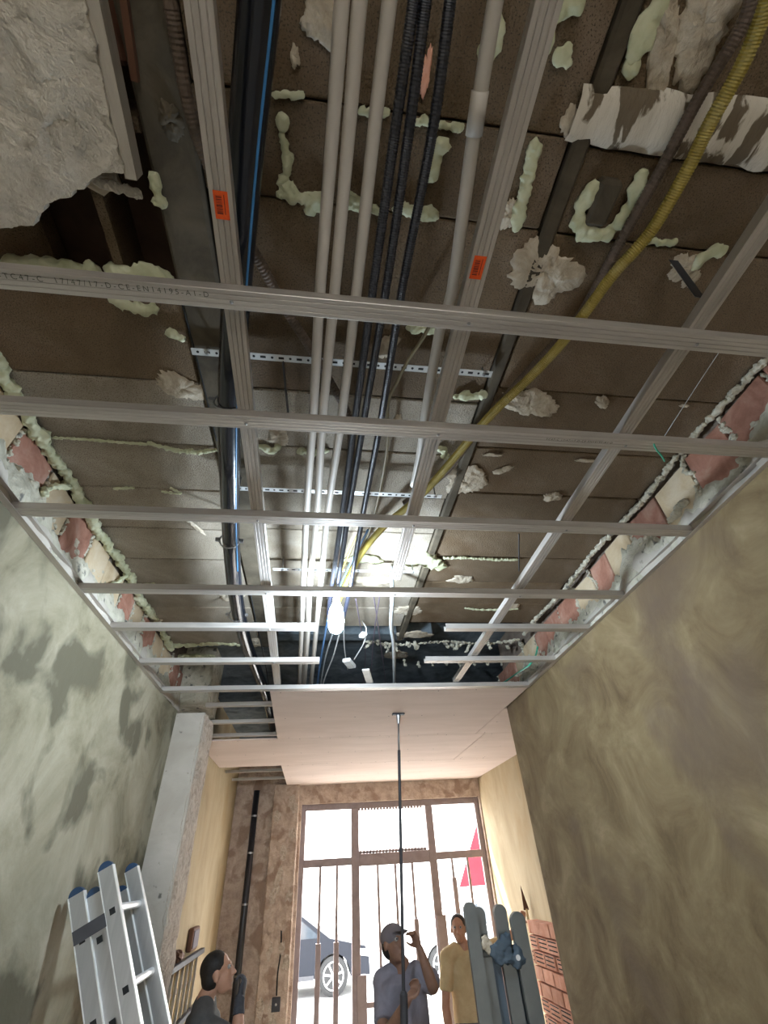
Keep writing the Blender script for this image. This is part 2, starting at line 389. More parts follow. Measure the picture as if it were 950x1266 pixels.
ragged(wl, XL - .03, 1, GRID, 1.245 + Z, .12, M['mortar'], .034, -.6, 3.93, 3)
ragged(wl, XL - .03, 1, GRID, 1.185 + Z, .09, M['pier'], .040, -.6, 3.93, 13, 'render')
for y0_, y1_ in ((-.6, 1.0), (1.0, 2.0), (2.0, 3.0), (3.0, 3.98)):
    xx = XR + .03 + max(0, ((y0_ + y1_) / 2 - 1.0)) * .0235
    ragged(wr, xx, -1, GRID, 1.235 + Z, .13, M['mortar'], .032, y0_, y1_, 9)
    ragged(wr, xx, -1, GRID, 1.175 + Z, .09, M['pier'], .038, y0_, y1_, 19, 'render')
def wall_bricks(parent, x, sgn, y0, y1, mats, z0, z1):
    y = y0; 
    while y < y1:
        L_ = U(.19, .27); tilt = U(-.05, .05); xo = max(0, y - 1.0) * .0235 if sgn < 0 else 0
        mtx = Matrix.Translation((x + xo, y + L_ / 2, (z0 + z1) / 2 + Z)) @ Matrix.Rotation(tilt, 4, 'X')
        hh = (z1 - z0) / 2 - U(0, .02)
        b = MB().bevbox(-.02 if sgn > 0 else -U(.012, .026), U(.012, .026) if sgn > 0 else .02, -L_ / 2 + .008, L_ / 2 - .008, -hh, hh, .005, mtx)
        b.build('brick', random.choice(mats), parent)
        y += L_
        if rnd() < .75:
            xm = x + xo + sgn * .012; zz = z0 + Z + U(.02, .06); pts = [Vector((xm, y + U(-.02, .02), zz))]
            while zz < z1 + Z - .03: zz += .05; pts.append(Vector((xm, y + U(-.02, .02), zz)))
            if len(pts) > 1: foam(pts, U(.008, .014), parent, jit=.8, mat=M['mortar'], name='mortar_lump')
        if rnd() < .6: foam([Vector((x + xo + sgn * .012, y - U(.02, .2), z0 + Z + U(.0, .09))) + Vector((0, .03 * q, .01 * q)) for q in (0, 1, 2)], U(.010, .02), parent, jit=1.0, mat=M['mortar'], name='mortar_lump')

# pier on the left with its chipped side, far left wall, far right wall, front wall with the doorway
pr = struct('wall_pier', MB().box(-1.45, -.905, 3.93, 4.33, 0, GRID - .01), M['pier'], 'smooth grey pier projecting from the left wall', 'wall')
mb = MB(); vs = []; fs = []; n = 150
for i in range(n + 1):
    z = i * (GRID - .02) / n
    for j in range(8):
        y = 3.925 + j * .058; d = .012 + .022 * noise.noise(Vector((y * 14, z * 9, 2))) + (.0 if 0 < j < 7 else -.012)
        vs.append((-.905 + d + (.0 if j else -.012 + .02 * noise.noise(Vector((z * 13, 0, 8)))), y, z))
for i in range(n):
    for j in range(7): a = i * 8 + j; fs.append((a, a + 1, a + 9, a + 8))
mb.add(vs, fs).build('chipped_render', M['rough_edge'], pr, smooth=True)
MB().box(-1.45, -.905, 3.93, 4.33, GRID + .045, SLAB + .2).build('mortar', M['mortar'], pr)
struct('wall_left_far', MB().box(-1.45, -1.17, 4.33, YF + .2, 0, SLAB + .3), M['plaster_warm'], 'far left wall with streaky yellow plaster beyond the pier', 'wall')
struct('wall_right_far', MB().box(2.51, 2.78, 4.0, YF + .2, 0, SLAB + .3), M['plaster_warm'], 'far right wall lit warm yellow beside the doorway', 'wall')
DL, DR, DT = -.21, 2.49, .83 + Z
wf = struct('wall_front', MB().box(-1.3, DL, YF, YF + .3, 0, SLAB + .3).box(DL, DR, YF, YF + .3, DT, SLAB + .3).box(DR, 2.78, YF, YF + .3, 0, SLAB + .3),
            M['front'], 'peeling brown pink front wall around the barred doorway', 'wall')
MB().bevbox(-.62, -.25, YF - .10, YF + .01, 0, GRID + .02, .012).build('pilaster', M['front'], wf)
for k in range(26):                               # scabs of old render on the pilaster
    MBs = MB(); cx, cz = U(-.58, -.3), U(.4, 3.0)
    vs = []; mm = 14
    for i in range(mm):
        t = 2 * math.pi * i / mm; r = U(.6, 1.2); vs.append((cx + .05 * r * math.cos(t), cz + .09 * r * math.sin(t)))
    MBs.prism(vs, 'y', YF - .112 - U(0, .01), YF - .099)
    MBs.build('render_flake', M['rough_edge'] if k % 3 else M['front'], wf)
struct('wall_back', MB().box(-1.45, -.6, -3.75, -3.6, 0, SLAB + .3).box(1.1, 2.78, -3.75, -3.6, 0, SLAB + .3).box(-.6, 1.1, -3.75, -3.6, 2.1, SLAB + .3), M['plaster_right'], 'plastered wall behind the viewer with a wide opening added to let light in', 'wall')  # opening is added, out of view, to brighten the near rails and ceiling

# ceiling: slab with blocks between beams
YS = 3.34
cl = struct('ceiling', MB().box(-1.5, 2.8, -3.75, YS, 1.56 + Z, 1.8 + Z), M['void'], 'bare ceiling of concrete blocks between concrete beams', 'ceiling')
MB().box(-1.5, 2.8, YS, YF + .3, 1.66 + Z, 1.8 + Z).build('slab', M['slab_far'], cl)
def blockmesh(w, d, name, mat):
    mb = MB(); mb.bevbox(-w / 2, w / 2, -d / 2, d / 2, 0, .12, .004); me = mb.mesh(name); me.materials.append(mat); return me
bays = [(-1.115, -.47, 'l'), (-.335, .572, 'm'), (.628, 1.565, 'r')]
rowsL = [.735, 1.035, 1.34, 1.625, 1.93, 2.21, 2.485, 2.785, 3.09, 3.385]
rowsM = [-.36, -.06, .225, .43, .735, 1.04, 1.32, 1.61, 1.9, 2.19, 2.48, 2.77, 3.06]
rowsR = [-.36, -.07, .235, .435, .70, .96, 1.27, 1.56, 1.84, 2.12, 2.41, 2.70, 3.0]
for (x0, x1, k), rows in zip(bays, (rowsL, rowsM, rowsR)):
    cache = {}
    for a, b in zip(rows[:-1], rows[1:]):
        d = round(b - a - .004, 3)
        mk = 'block_grey' if (k != 'r' and a > 1.0) else 'block'; key = (d, mk)  # near and right blocks browner: partly stain, partly dimmer light put into colour
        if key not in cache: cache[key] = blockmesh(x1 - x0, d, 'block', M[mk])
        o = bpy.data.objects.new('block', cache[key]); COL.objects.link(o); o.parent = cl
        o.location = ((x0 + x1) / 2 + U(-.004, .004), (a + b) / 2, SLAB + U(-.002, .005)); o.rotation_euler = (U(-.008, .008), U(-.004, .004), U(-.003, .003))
for xa, xb, yb in ((-.463, -.343, 3.42), (.577, .623, 3.3), (1.08, 1.2, .09)):
    MB().bevbox(xa, xb, -.5 if xa < 1 else -.6, yb, SLAB - .012, SLAB + .16, .008).build('beam', M['beam'], cl)
MB().bevbox(-1.12, .9, 3.42, 3.56, SLAB + .1, SLAB + .26, .008).build('beam', M['slab_far'], cl)
# cavities of the broken blocks, top left
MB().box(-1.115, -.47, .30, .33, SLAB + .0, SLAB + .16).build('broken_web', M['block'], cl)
MB().box(-.63, -.605, .31, .70, SLAB + .0, SLAB + .16).build('broken_web', M['block'], cl)
MB().ball((-.60, .42, SLAB + .0), .055, .04, .03, lump=.5, seed=3).build('broken_lump', M['splat'], cl)
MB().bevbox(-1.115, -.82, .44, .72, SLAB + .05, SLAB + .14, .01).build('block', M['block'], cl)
MB().bevbox(-.60, -.47, -.5, .22, SLAB + .02, SLAB + .15, .01).build('block', M['rust'], cl)

# ------------------------------------------------------------------ foam and gypsum on the ceiling
def foam(pts, r, parent=cl, jit=.35, flat=.7, name='foam_bead', mat=None, sp=.75):
    mb = MB(); P = spline(pts, r * sp)
    for i, p in enumerate(P):
        rr = r * U(.6, 1.3)
        mb.ball(p + Vector((U(-1, 1), U(-1, 1), U(-.3, .3))) * r * jit, rr, rr * U(.8, 1.2), rr * flat, su=12, sv=8, lump=.7, seed=rnd() * 50)
    o = remeshed(mb, name, mat or M['foam'], parent, voxel=max(.0022, r * .2), smooth_it=2)
    return o
def splat(px, py, rx, ry, ang=0, z=1.397, h=.014, parent=cl, mat=None, jag=.45, name='plaster_splash', seed=None):
    c = S(px, py, z); seed = U(0, 99) if seed is None else seed; nr, nm = 12, 72; vs = []; fs = []
    ca, sa = math.cos(ang), math.sin(ang)
    for i in range(nr + 1):
        for k in range(nm):
            t = 2 * math.pi * k / nm
            o = 1 + jag * (noise.noise(Vector((math.cos(t) * 1.3, math.sin(t) * 1.3, seed))) + .35 * noise.noise(Vector((math.cos(t) * 4, math.sin(t) * 4, seed + 9))) + .5 * i / nr * noise.noise(Vector((math.cos(t) * 12, math.sin(t) * 12, seed + 5))))
            r = i / nr * o; x, y = rx * r * math.cos(t), ry * r * math.sin(t)
            zz = -.6 * h * (1 - (i / nr) ** 3) * (.35 + .9 * abs(noise.noise(Vector((x * 28, y * 28, seed)))) + .5 * abs(noise.noise(Vector((x * 80, y * 80, seed))))) + (.004 if i == nr else 0)
            vs.append((c.x + x * ca - y * sa, c.y + x * sa + y * ca, c.z + zz))
    for i in range(nr):
        for k in range(nm):
            k2 = (k + 1) % nm; fs.append((i * nm + k, i * nm + k2, (i + 1) * nm + k2, (i + 1) * nm + k))
    return MB().add(vs, fs).build(name, mat or M['splat'], parent, smooth=True)
wall_bricks(wl, XL - .035, 1, .1, 3.9, [M['brick_tan'], M['brick_red']], 1.15, 1.385)
wall_bricks(wr, XR + .035, -1, .1, 3.9, [M['brick_red'], M['brick_red'], M['brick_red'], M['brick_tan']], 1.14, 1.385)
fz = 1.393
foam([(XL + .012, y, fz + Z - .01 + .012 * math.sin(y * 9)) for y in [.9 + .13 * k for k in range(20)]], .022, wl, jit=.5, flat=.9)
foam([(XR - .008, y, fz + Z - .008 + .01 * math.sin(y * 7)) for y in [.75 + .15 * k for k in range(17)]], .013, wr, jit=.5, flat=.9, mat=M['mortar'])
foam([(XL + .01, 1.6, 1.37 + Z), (XL + .0, 1.52, 1.30 + Z), (XL - .0, 1.49, 1.24 + Z)], .015, wl)
foam([(XL + .01, 2.35, 1.37 + Z), (XL, 2.3, 1.30 + Z), (XL, 2.24, 1.25 + Z)], .013, wl)
foam(PX([(62, 541), (100, 543), (150, 547), (180, 549)], fz), .006)
foam(PX([(185, 548), (215, 556), (245, 559), (268, 556)], fz), .010)
foam(PX([(142, 604), (165, 603)], fz), .007); foam(PX([(200, 608), (222, 610), (212, 604)], fz), .007)
foam(PX([(172, 723), (190, 722)], fz), .008)
foam(PX([(206, 797), (240, 797), (270, 795), (294, 797)], 1.40), .026, jit=.5)
foam(PX([(215, 812), (245, 811), (262, 812)], 1.44), .022)
foam(PX([(140, 368, 1.36), (158, 378, 1.37), (172, 382, 1.37), (190, 380, 1.37)]), .020)
foam(PX([(0, 328), (35, 328), (75, 333), (118, 335)], 1.40), .028); foam(PX([(146, 340), (175, 338), (205, 345)], 1.40), .026)
foam(PX([(210, 413), (226, 417)], 1.385), .018)
foam(PX([(350, 152), (352, 185), (356, 205), (347, 240)], fz), .013); foam(PX([(350, 232), (375, 245), (395, 248), (383, 262)], fz), .017)
foam(PX([(430, 245), (450, 258), (470, 262)], fz), .016); foam(PX([(495, 258), (515, 262), (534, 262)], fz), .016)
foam(PX([(338, 116), (350, 117), (372, 118)], fz), .007); foam(PX([(445, 137), (480, 140)], fz), .008); foam(PX([(515, 148), (545, 154), (572, 157)], fz), .010)
foam(PX([(545, 176), (540, 195), (535, 213)], fz), .020, flat=.6)
foam(PX([(660, 180), (655, 215), (645, 250), (638, 280)], fz), .016, flat=.6)
foam(PX([(732, 235), (716, 262), (722, 285), (740, 293), (760, 282), (775, 262), (795, 222)], fz - .005), .021, flat=.6)
foam(PX([(800, 295), (820, 302), (835, 300)], fz), .016); foam(PX([(862, 325), (875, 313), (890, 308)], fz), .022)
foam(PX([(566, 489), (580, 490), (600, 488)], fz), .018, flat=.6)
foam(PX([(323, 552), (335, 556), (345, 553)], fz), .018); foam(PX([(370, 557), (385, 560), (402, 556)], fz), .016)
foam(PX([(545, 556), (552, 564)], fz), .016)
foam(PX([(448, 855), (470, 850)], 1.5), .03)
foam(PX([(508, 405), (520, 408), (535, 408)], fz), .015, flat=.5)
foam(PX([(675, 45), (690, 12), (707, 12)], 1.40), .022); foam(PX([(604, 60), (618, 36)], 1.40), .018, flat=.5)
foam(PX([(690, 75), (700, 60), (705, 78)], 1.395), .018, flat=.4); foam(PX([(778, 90), (785, 85)], fz), .018, flat=.5)
foam(PX([(785, 55), (800, 35), (815, 15)], 1.395), .026, flat=.4)
foam(PX([(190, 215), (194, 235), (196, 248)], 1.37), .014); foam(PX([(120, 226), (150, 232), (172, 240)], 1.36), .012, mat=M['old_plaster'])
for k in sorted(random.sample(range(26), 17)):    # jagged drips between the far blocks
    px = 452 + k * 7.6; a = 3.10 if k % 2 else 3.06
    p = S(px, 795 + U(-3, 3), 1.40); foam([p, p + Vector((U(-.05, .05), .03, -U(0, .05)))], U(.008, .02), mat=M['mortar'])
foam(PX([(452, 793), (500, 797), (550, 793), (600, 796), (640, 791)], 1.405), .011, jit=.9, mat=M['mortar'])
for px in range(500, 660, 17):
    p = S(px, 817 + U(-2, 2), 1.46); foam([p, p + Vector((.01, .02, -.04))], .014, mat=M['mortar'])
foam(PX([(505, 697), (525, 690), (545, 698)], fz), .045, flat=.45, mat=M['foam'])
foam(PX([(550, 690), (580, 690), (615, 692), (640, 692)], fz), .009); foam(PX([(425, 695), (450, 690), (470, 695)], fz), .03, flat=.5)
foam(PX([(575, 752), (600, 754), (640, 753)], fz), .008)
splat(672, 335, .115, .085, .2, h=.03, seed=4); splat(225, 480, .10, .05, .3, h=.02, seed=8); splat(655, 500, .12, .06, .2, h=.02, seed=12)
splat(575, 595, .10, .085, .3, h=.016, seed=15); splat(622, 582, .05, .018, -.5, seed=18); splat(684, 615, .05, .03, 0, h=.02, seed=21)
splat(745, 497, .035, .022, .6, h=.03, seed=24); splat(572, 717, .08, .04, 0, seed=27); splat(505, 755, .10, .08, 0, seed=30)
splat(512, 785, .14, .06, 0, seed=33); splat(635, 750, .05, .035, 0, seed=36); splat(460, 718, .13, .05, 0, seed=39); splat(490, 810, .1, .1, 0, seed=42, z=1.5)
splat(492, 520, .018, .03, 0, seed=45); splat(640, 645, .04, .014, 0, seed=48, h=.006); splat(610, 563, .04, .009, 0, seed=51, h=.004)
splat(855, 345, .02, .03, .3, seed=54); splat(725, 570, .05, .008, 0, seed=57, h=.005); splat(847, 502, .02, .007, 0, seed=60)
splat(632, 265, .03, .04, 0, seed=63, h=.02); splat(285, 735, .09, .09, 0, seed=66, h=.01); splat(315, 795, .08, .08, .1, seed=70, h=.02)
splat(240, 650, .01, .09, -.5, seed=72, h=.02); splat(190, 768, .05, .03, 0, seed=75, h=.005)
splat(480, 430, .03, .05, .5, seed=78); splat(845, 330, .04, .045, .2, seed=80, h=.02); splat(345, 540, .04, .05, 0, seed=83, h=.02)
splat(400, 25, .05, .04, 0, seed=85); splat(365, 70, .01, .02, 0, seed=86); splat(527, 90, .012, .04, 0, seed=87, mat=M['brick_pink'])
splat(870, 30, .06, .10, -.4, seed=88, h=.02); splat(705, 150, .02, .03, 0, seed=90, h=.006)
splat(820, 60, .03, .10, -.5, seed=91, h=.02)
splat(212, 150, .03, .035, 0, seed=92, h=.03, mat=M['beam'], z=1.388)
MB().bevbox(S(765, 205).x - .035, S(765, 205).x + .03, .29, .40, SLAB - .03, SLAB + .03, .01).build('stub', M['beam'], cl)
# white worn band across the top right
mb = MB(); n = 60; vs = []; fs = []
for i in range(n + 1):
    x = .555 + (1.56 - .555) * i / n
    e0 = .125 - (x - .55) * .06 + .012 * noise.noise(Vector((x * 14, 0, 0))); e1 = .232 + .01 * noise.noise(Vector((x * 17, 4, 0)))
    for j in range(7):
        t = j / 6; y = e0 + (e1 - e0) * t
        vs.append((x, y, SLAB - .017 - .002 * math.sin(math.pi * t) + .004 * noise.noise(Vector((x * 25, y * 25, 0))) + (.014 if j in (0, 6) else 0)))
for i in range(n):
    for j in range(6): a = i * 7 + j; fs.append((a, a + 1, a + 8, a + 7))
mb.add(vs, fs).build('plaster_band', M['white_worn'], cl, smooth=True)

# remnant of the old gypsum ceiling, top left
op = thing('old_ceiling_remnant', 'jagged grey remnant of the old gypsum ceiling at the top left corner', 'plaster', S(60, 150, 1.30))
outl = [(-60, -40), (98, -40), (104, 0), (118, 60), (128, 110), (140, 165), (152, 205), (152, 213), (130, 214), (112, 222), (95, 236), (75, 246), (60, 252), (48, 262), (40, 278), (22, 281), (8, 282), (-40, 292), (-80, 280)]
base = [S(a, b, 1.30) for a, b in outl]
fine = []
for i in range(len(base)):
    a, b = base[i], base[(i + 1) % len(base)]
    for k in range(6):
        p = a.lerp(b, k / 6); q = noise.noise(p * 30) * .006 + noise.noise(p * 90) * .003
        fine.append((p.x + q, p.y + q))
bm = bmesh.new()
vs = [bm.verts.new((x, y, 1.30 + Z)) for x, y in fine]; f = bm.faces.new(vs)
g = bmesh.ops.extrude_face_region(bm, geom=[f]); 
for v in [e for e in g['geom'] if isinstance(e, bmesh.types.BMVert)]: v.co.z += .035
bmesh.ops.recalc_face_normals(bm, faces=bm.faces)
me = bpy.data.meshes.new('slab'); bm.to_mesh(me); bm.free(); me.transform(Matrix.Translation(-op.location)); me.materials.append(M['old_plaster'])
o = bpy.data.objects.new('gypsum_sheet', me); COL.objects.link(o); o.parent = op
for k in range(34):                                # trowelled ridges
    px, py = U(0, 120), U(-10, 225)
    if px > 95 + py * .2 or (py > 205 and px > 60): continue
    splat(px, py, U(.012, .03), U(.02, .05), U(-.5, .5), z=1.299, h=U(.003, .008), parent=op, mat=M['old_plaster'], name='gypsum_ridge')
ba = thing('ceiling_batten', 'pale grey batten along the edge of the old gypsum remnant', 'batten', S(150, 120, 1.32))
MB().bar(S(113, -30, 1.335), S(166, 218, 1.335), .026, .05).build('batten', M['wood_pale'], ba)
MB().bar(S(150, -30, 1.38), S(168, 100, 1.38), .014, .02).build('splinter', M['rust'], ba)

# ================================================================== METAL GRID
gc = 'cross rails of the suspended metal grid'; gl = 'long rails of the suspended metal grid'
def cprof(w, h, groove=True):
    q = .0012; hw = w / 2
    out = [(-hw + .005, h), (-hw, h), (-hw, .001), (-hw + .001, 0)]
    if groove: out += [(-.0135, 0), (-.012, .0022), (-.0105, 0), (-.0015, 0), (0, .0022), (.0015, 0), (.0105, 0), (.012, .0022), (.0135, 0)]
    out += [(hw - .001, 0), (hw, .001), (hw, h), (hw - .005, h), (hw - .005, h - q), (hw - q, h - q), (hw - q, q + .002), (-hw + q, q + .002), (-hw + q, h - q), (-hw + .005, h - q)]
    return out
def rail(name, a, b, w, h, mat, label, group, screws=()):
    group = group or (gc if name == 'cross_rail' else gl)
    a = Vector(a); b = Vector(b); d = (b - a).normalized(); side = d.cross(Vector((0, 0, 1))).normalized()
    t = thing(name, label, 'metal rail', (a + b) / 2, group=group)
    MB().sweep(cprof(w, h), a, b, side, (0, 0, 1)).build('profile', mat, t)
    for p in screws:
        MB().ball(p, .005, .005, .003, 8, 5).build('screw', M['steel'], t, smooth=True)
    return t
A0, A1 = S(245, 0, 1.101), S(343, 845, 1.101); B0, B1 = S(680, 0, 1.101), S(490, 717, 1.101); C0, C1 = S(955, 270, 1.101), S(565, 842, 1.101)
def at_y(a, b, y): t = (y - a.y) / (b.y - a.y); return a.lerp(b, t)
zt = 1.07 + Z; zl = 1.1005 + Z
cross = [(.548, XL + .002, XR - .003, 'widest galvanised cross rail, nearest the viewer, printed with dark lettering'),
         (.920, XL + .002, XR - .003, 'second galvanised cross rail from the viewer, crossing the whole ceiling'),
         (1.398, XL + .002, XR + .005, 'third cross rail from the viewer, meeting both wall channels'),
         (1.972, XL + .002, XR + .02, 'fourth cross rail, just above the lit bulb')]
def scr(y):
    out = []
    for a, b in ((A0, A1), (B0, B1), (C0, C1)):
        p = at_y(a, b, y)
        if XL < p.x < XR and not (a is B0 and y > 2.0): out.append((p.x + .003, y + .004, zt - .001))
    return out
rails = []
for y, xa, xb, lab in cross:
    rails.append(rail('cross_rail', (xa, y, zt), (xb, y, zt), .047, .029, M['rail'], lab, None, scr(y)))
def xat(px, py, z=1.07): return S(px, py, z).x
rail('cross_rail', (XL + .002, 2.385, zt), (xat(392, 780), 2.385, zt), .047, .029, M['rail'], 'short cross rail on the left, first one behind the bulb', None, [(at_y(A0, A1, 2.385).x, 2.385, zt - .001)])
rail('cross_rail', (xat(548, 784), 2.385, zt), (XR + .03, 2.385, zt), .047, .029, M['rail'], 'short cross rail on the right, the nearer of two', None, [(at_y(C0, C1, 2.385).x, 2.385, zt - .001)])
rail('cross_rail', (XL + .002, 2.89, zt), (xat(395, 820), 2.89, zt), .047, .029, M['rail'], 'short cross rail on the left, last one before the plasterboard', None, [(at_y(A0, A1, 2.89).x, 2.89, zt - .001)])
rail('cross_rail', (xat(525, 820), 2.89, zt), (XR + .04, 2.89, zt), .047, .029, M['rail'], 'short cross rail on the right, the farther of two with a green cable', None, [(at_y(C0, C1, 2.89).x, 2.89, zt - .001)])
rail('cross_rail', (XL + .002, 3.43, zt), (1.63, 3.43, zt), .052, .030, M['rail'], 'cross rail along the front edge of the plasterboard ceiling', None, [])
def zset(v, z): return Vector((v.x, v.y, z))
la = zset(at_y(A0, A1, -.25), zl); lb = zset(at_y(B0, B1, -.25), zl); lc = zset(at_y(C0, C1, -.1), zl)
ra = rail('long_rail', la, zset(at_y(A0, A1, 3.40), zl), .047, .028, M['rail_long'], 'long galvanised rail on the left, running from beside the orange sticker to the plasterboard', None)
rb = rail('long_rail', lb, zset(B1, zl), .047, .028, M['rail_long'], 'middle long galvanised rail with an orange sticker, ending short above the fourth cross rail', None)
rc = rail('long_rail', lc, zset(at_y(C0, C1, 3.40), zl), .047, .028, M['rail_long'], 'long galvanised rail on the right without a sticker', None)
ra['label'] = 'left long galvanised rail with an orange sticker, running to the plasterboard'
for t, (px, py), ang in ((ra, (274, 254), .02), (rb, (591, 331), -.02)):     # orange stickers with a barcode
    p = S(px, py, 1.0998); st = MB()
    mt = Matrix.Translation(p) @ Matrix.Rotation(math.atan2((A1 - A0).x, (A1 - A0).y) * -1 if t is ra else 0, 4, 'Z')
    st.box(-.0145, .0145, -.026, .026, -.0006, .0003, mt)
    so = st.build('sticker', M['orange'], t)
    bc = MB(); y = -.017
    while y < .016:
        w = random.choice((.0008, .0016, .0024)); bc.box(-.010, .002, y, y + w, -.0010, -.0006, mt); y += w + random.choice((.0012, .002))
    bc.box(.006, .0075, -.02, .016, -.0010, -.0006, mt)
    bc.build('barcode', M['ink'], so)
# printing on the nearest cross rail
def text(body, size, loc, rot, mat, parent, name='printed_text', ext=.0002, sp=1.1):
    cu = bpy.data.curves.new(name, 'FONT'); cu.body = body; cu.size = size; cu.extrude = ext; cu.space_character = sp
    tmp = bpy.data.objects.new(name, cu); COL.objects.link(tmp); bpy.context.view_layer.update()
    me = bpy.data.meshes.new_from_object(tmp.evaluated_get(bpy.context.evaluated_depsgraph_get()))
    bpy.data.objects.remove(tmp); me.materials.clear(); me.materials.append(mat)
    me.transform(Matrix.Translation(loc) @ rot); me.transform(Matrix.Translation(-wloc(parent)))
    o = bpy.data.objects.new(name, me); COL.objects.link(o); o.parent = parent; return o
RX = Matrix.Rotation(math.pi, 4, 'X')
text('-TC47-C  17/47/17-D-CE-EN14195-A1-D', .0175, (xat(4, 352), .5455, zt - .0006), RX, M['print'], rails[0], sp=1.5)['kind'] = 'stuff'
text('TC47-C 17/47/17-D-CE-EN14195-A1-D', .011, (xat(672, 549), .918, zt - .0006), RX, M['print'], rails[1], sp=1.3)['kind'] = 'stuff'
# wall channels
def channel(x0, x1, y0, y1, label):
    t = thing('wall_channel', label, 'metal rail', ((x0 + x1) / 2, (y0 + y1) / 2, zt))
    s_ = -1 if x0 < 0 else 1
    MB().prism([(x0, y0), (x0 + .001, y0), (x1 + .001, y1), (x1, y1)] if s_ < 0 else [(x0, y0), (x0 + .001, y0), (x1 + .001, y1), (x1, y1)], 'z', zt - .003, zt + .027).build('web', M['rail_long'], t)
    w = .028 * -s_
    MB().prism([(x0, y0), (x0 + w, y0), (x1 + w, y1), (x1, y1)], 'z', zt - .0042, zt - .003).build('lower_flange', M['rail_long'], t)
    MB().prism([(x0, y0), (x0 + w, y0), (x1 + w, y1), (x1, y1)], 'z', zt + .031, zt + .032).build('upper_flange', M['rail_long'], t)
channel(XL + .0005, XL + .0005, .3, 3.42, 'galvanised channel fixed along the top of the left wall')
channel(XR - .002, XR + .055, .6, 3.42, 'galvanised channel fixed along the top of the right wall')

# plasterboards
PB = 'plasterboards of the new ceiling'
def board(x0, x1, y0, y1, label, poly=None):
    t = thing('plasterboard', label, 'plasterboard', ((x0 + x1) / 2, (y0 + y1) / 2, zt), group=PB)
    MB().prism(poly or [(x0, y0), (x1, y0), (x1, y1), (x0, y1)], 'z', zt, zt + .0125).build('panel', M['board'], t)
    mb = MB(); 
    for k in range(int((x1 - x0) / .3)):
        for yy in (y0 + .03, (y0 + y1) / 2, y1 - .03): mb.ball((x0 + .08 + .3 * k, yy + U(-.01, .01), zt), .005, .005, .002, 6, 4)
    s_ = mb.build('screw_heads', M['darksteel'], t); s_['kind'] = 'stuff'
    return t
board(-.37, 1.62, 3.465, 4.93, 'nearest pinkish plasterboard, propped by the pole', [(-.365, 3.465), (1.622, 3.465), (1.622, 4.93), (-.40, 4.93)])
board(1.626, 2.505, 4.03, 4.93, 'plasterboard piece tucked behind the corner of the right wall')
board(-1.165, 1.72, 4.936, 6.30, 'middle row plasterboard reaching the left wall')
board(1.726, 2.505, 4.936, 6.22, 'small plasterboard piece in the middle row beside the right wall')
board(1.726, 2.505, 6.226, 6.30, 'narrow plasterboard offcut beside the right wall')
board(-.44, 2.505, 6.306, YF - .005, 'farthest plasterboard, above the doorway')
for i, y in enumerate((3.86, 4.37, 4.85)):
    rail('cross_rail', (-1.165 if y > 4.34 else -.89, y, zt + .0135), (2.4, y, zt + .0135) if y > 4.05 else (1.6, y, zt + .0135), .047, .028, M['rail'],
         ['first rail crossing the dark gap beside the grey pier', 'second rail crossing the dark gap beside the grey pier', 'rail bordering the far side of the dark gap beside the pier'][i], None)
for i, y in enumerate((6.75, 7.35)):
    rail('cross_rail', (-1.165, y, zt + .0135), (2.4, y, zt + .0135), .047, .028, M['rail'], ['nearer rail in the small gap above the far left corner', 'farther rail in the small gap above the far left corner'][i], None)

# perforated strips
for i, (y, z, xa, xb) in enumerate(((.885, 1.368, -.46, .57), (1.51, 1.325, -.43, .52), (2.17, 1.325, -.28, .53))):
    t = thing('perforated_strip', ['nearest perforated zinc strip carrying the pipes', 'middle perforated zinc strip carrying the pipes', 'farthest perforated zinc strip, next to the bulb'][i], 'perforated strip', ((xa + xb) / 2, y, z + Z), group='perforated zinc strips')
    MB().bar((xa, y, z + Z), (xb, y, z + Z), .024, .002).bar((xa, y + .012, z + Z + .006), (xb, y + .012, z + Z + .006), .002, .014).build('band', M['strip'], t)
    mb = MB(); x = xa + .02; k = 0
    while x < xb - .01:
        if k % 2: mb.box(x - .009, x + .009, y - .004, y + .004, z + Z - .0016, z + Z - .0009)
        else: mb.tube([(x, y, z + Z - .0016), (x, y, z + Z - .0009)], .0045, 10)
        x += .030; k += 1
    mb.build('holes', M['hole'], t)['kind'] = 'stuff'
    for x in (xa + .05, xb - .03):
        MB().tube([(x, y, z + Z - .006), (x, y, SLAB + .02)], .0035, 8).ball((x, y, z + Z - .004), .008, .008, .005, 6, 4).build('anchor_bolt', M['steel'], t)

# flat hangers
def hanger(a, b, w, label):
    t = thing('flat_hanger', label, 'metal hanger', a)
    MB().bar(a, b, w, .002, up=(0, -1, .3)).build('strap', M['darksteel'], t)
hanger(S(350, 447, 1.36), S(357, 517, 1.30), .022, 'dark flat metal hanger behind the nearest perforated strip')
hanger(S(642, 660, 1.36), S(642, 706, 1.25), .012, 'thin dark hanger left of the right long rail')
hanger(S(833, 322, 1.38), S(866, 368, 1.18), .028, 'dark bent hanger strap beside the right long rail')

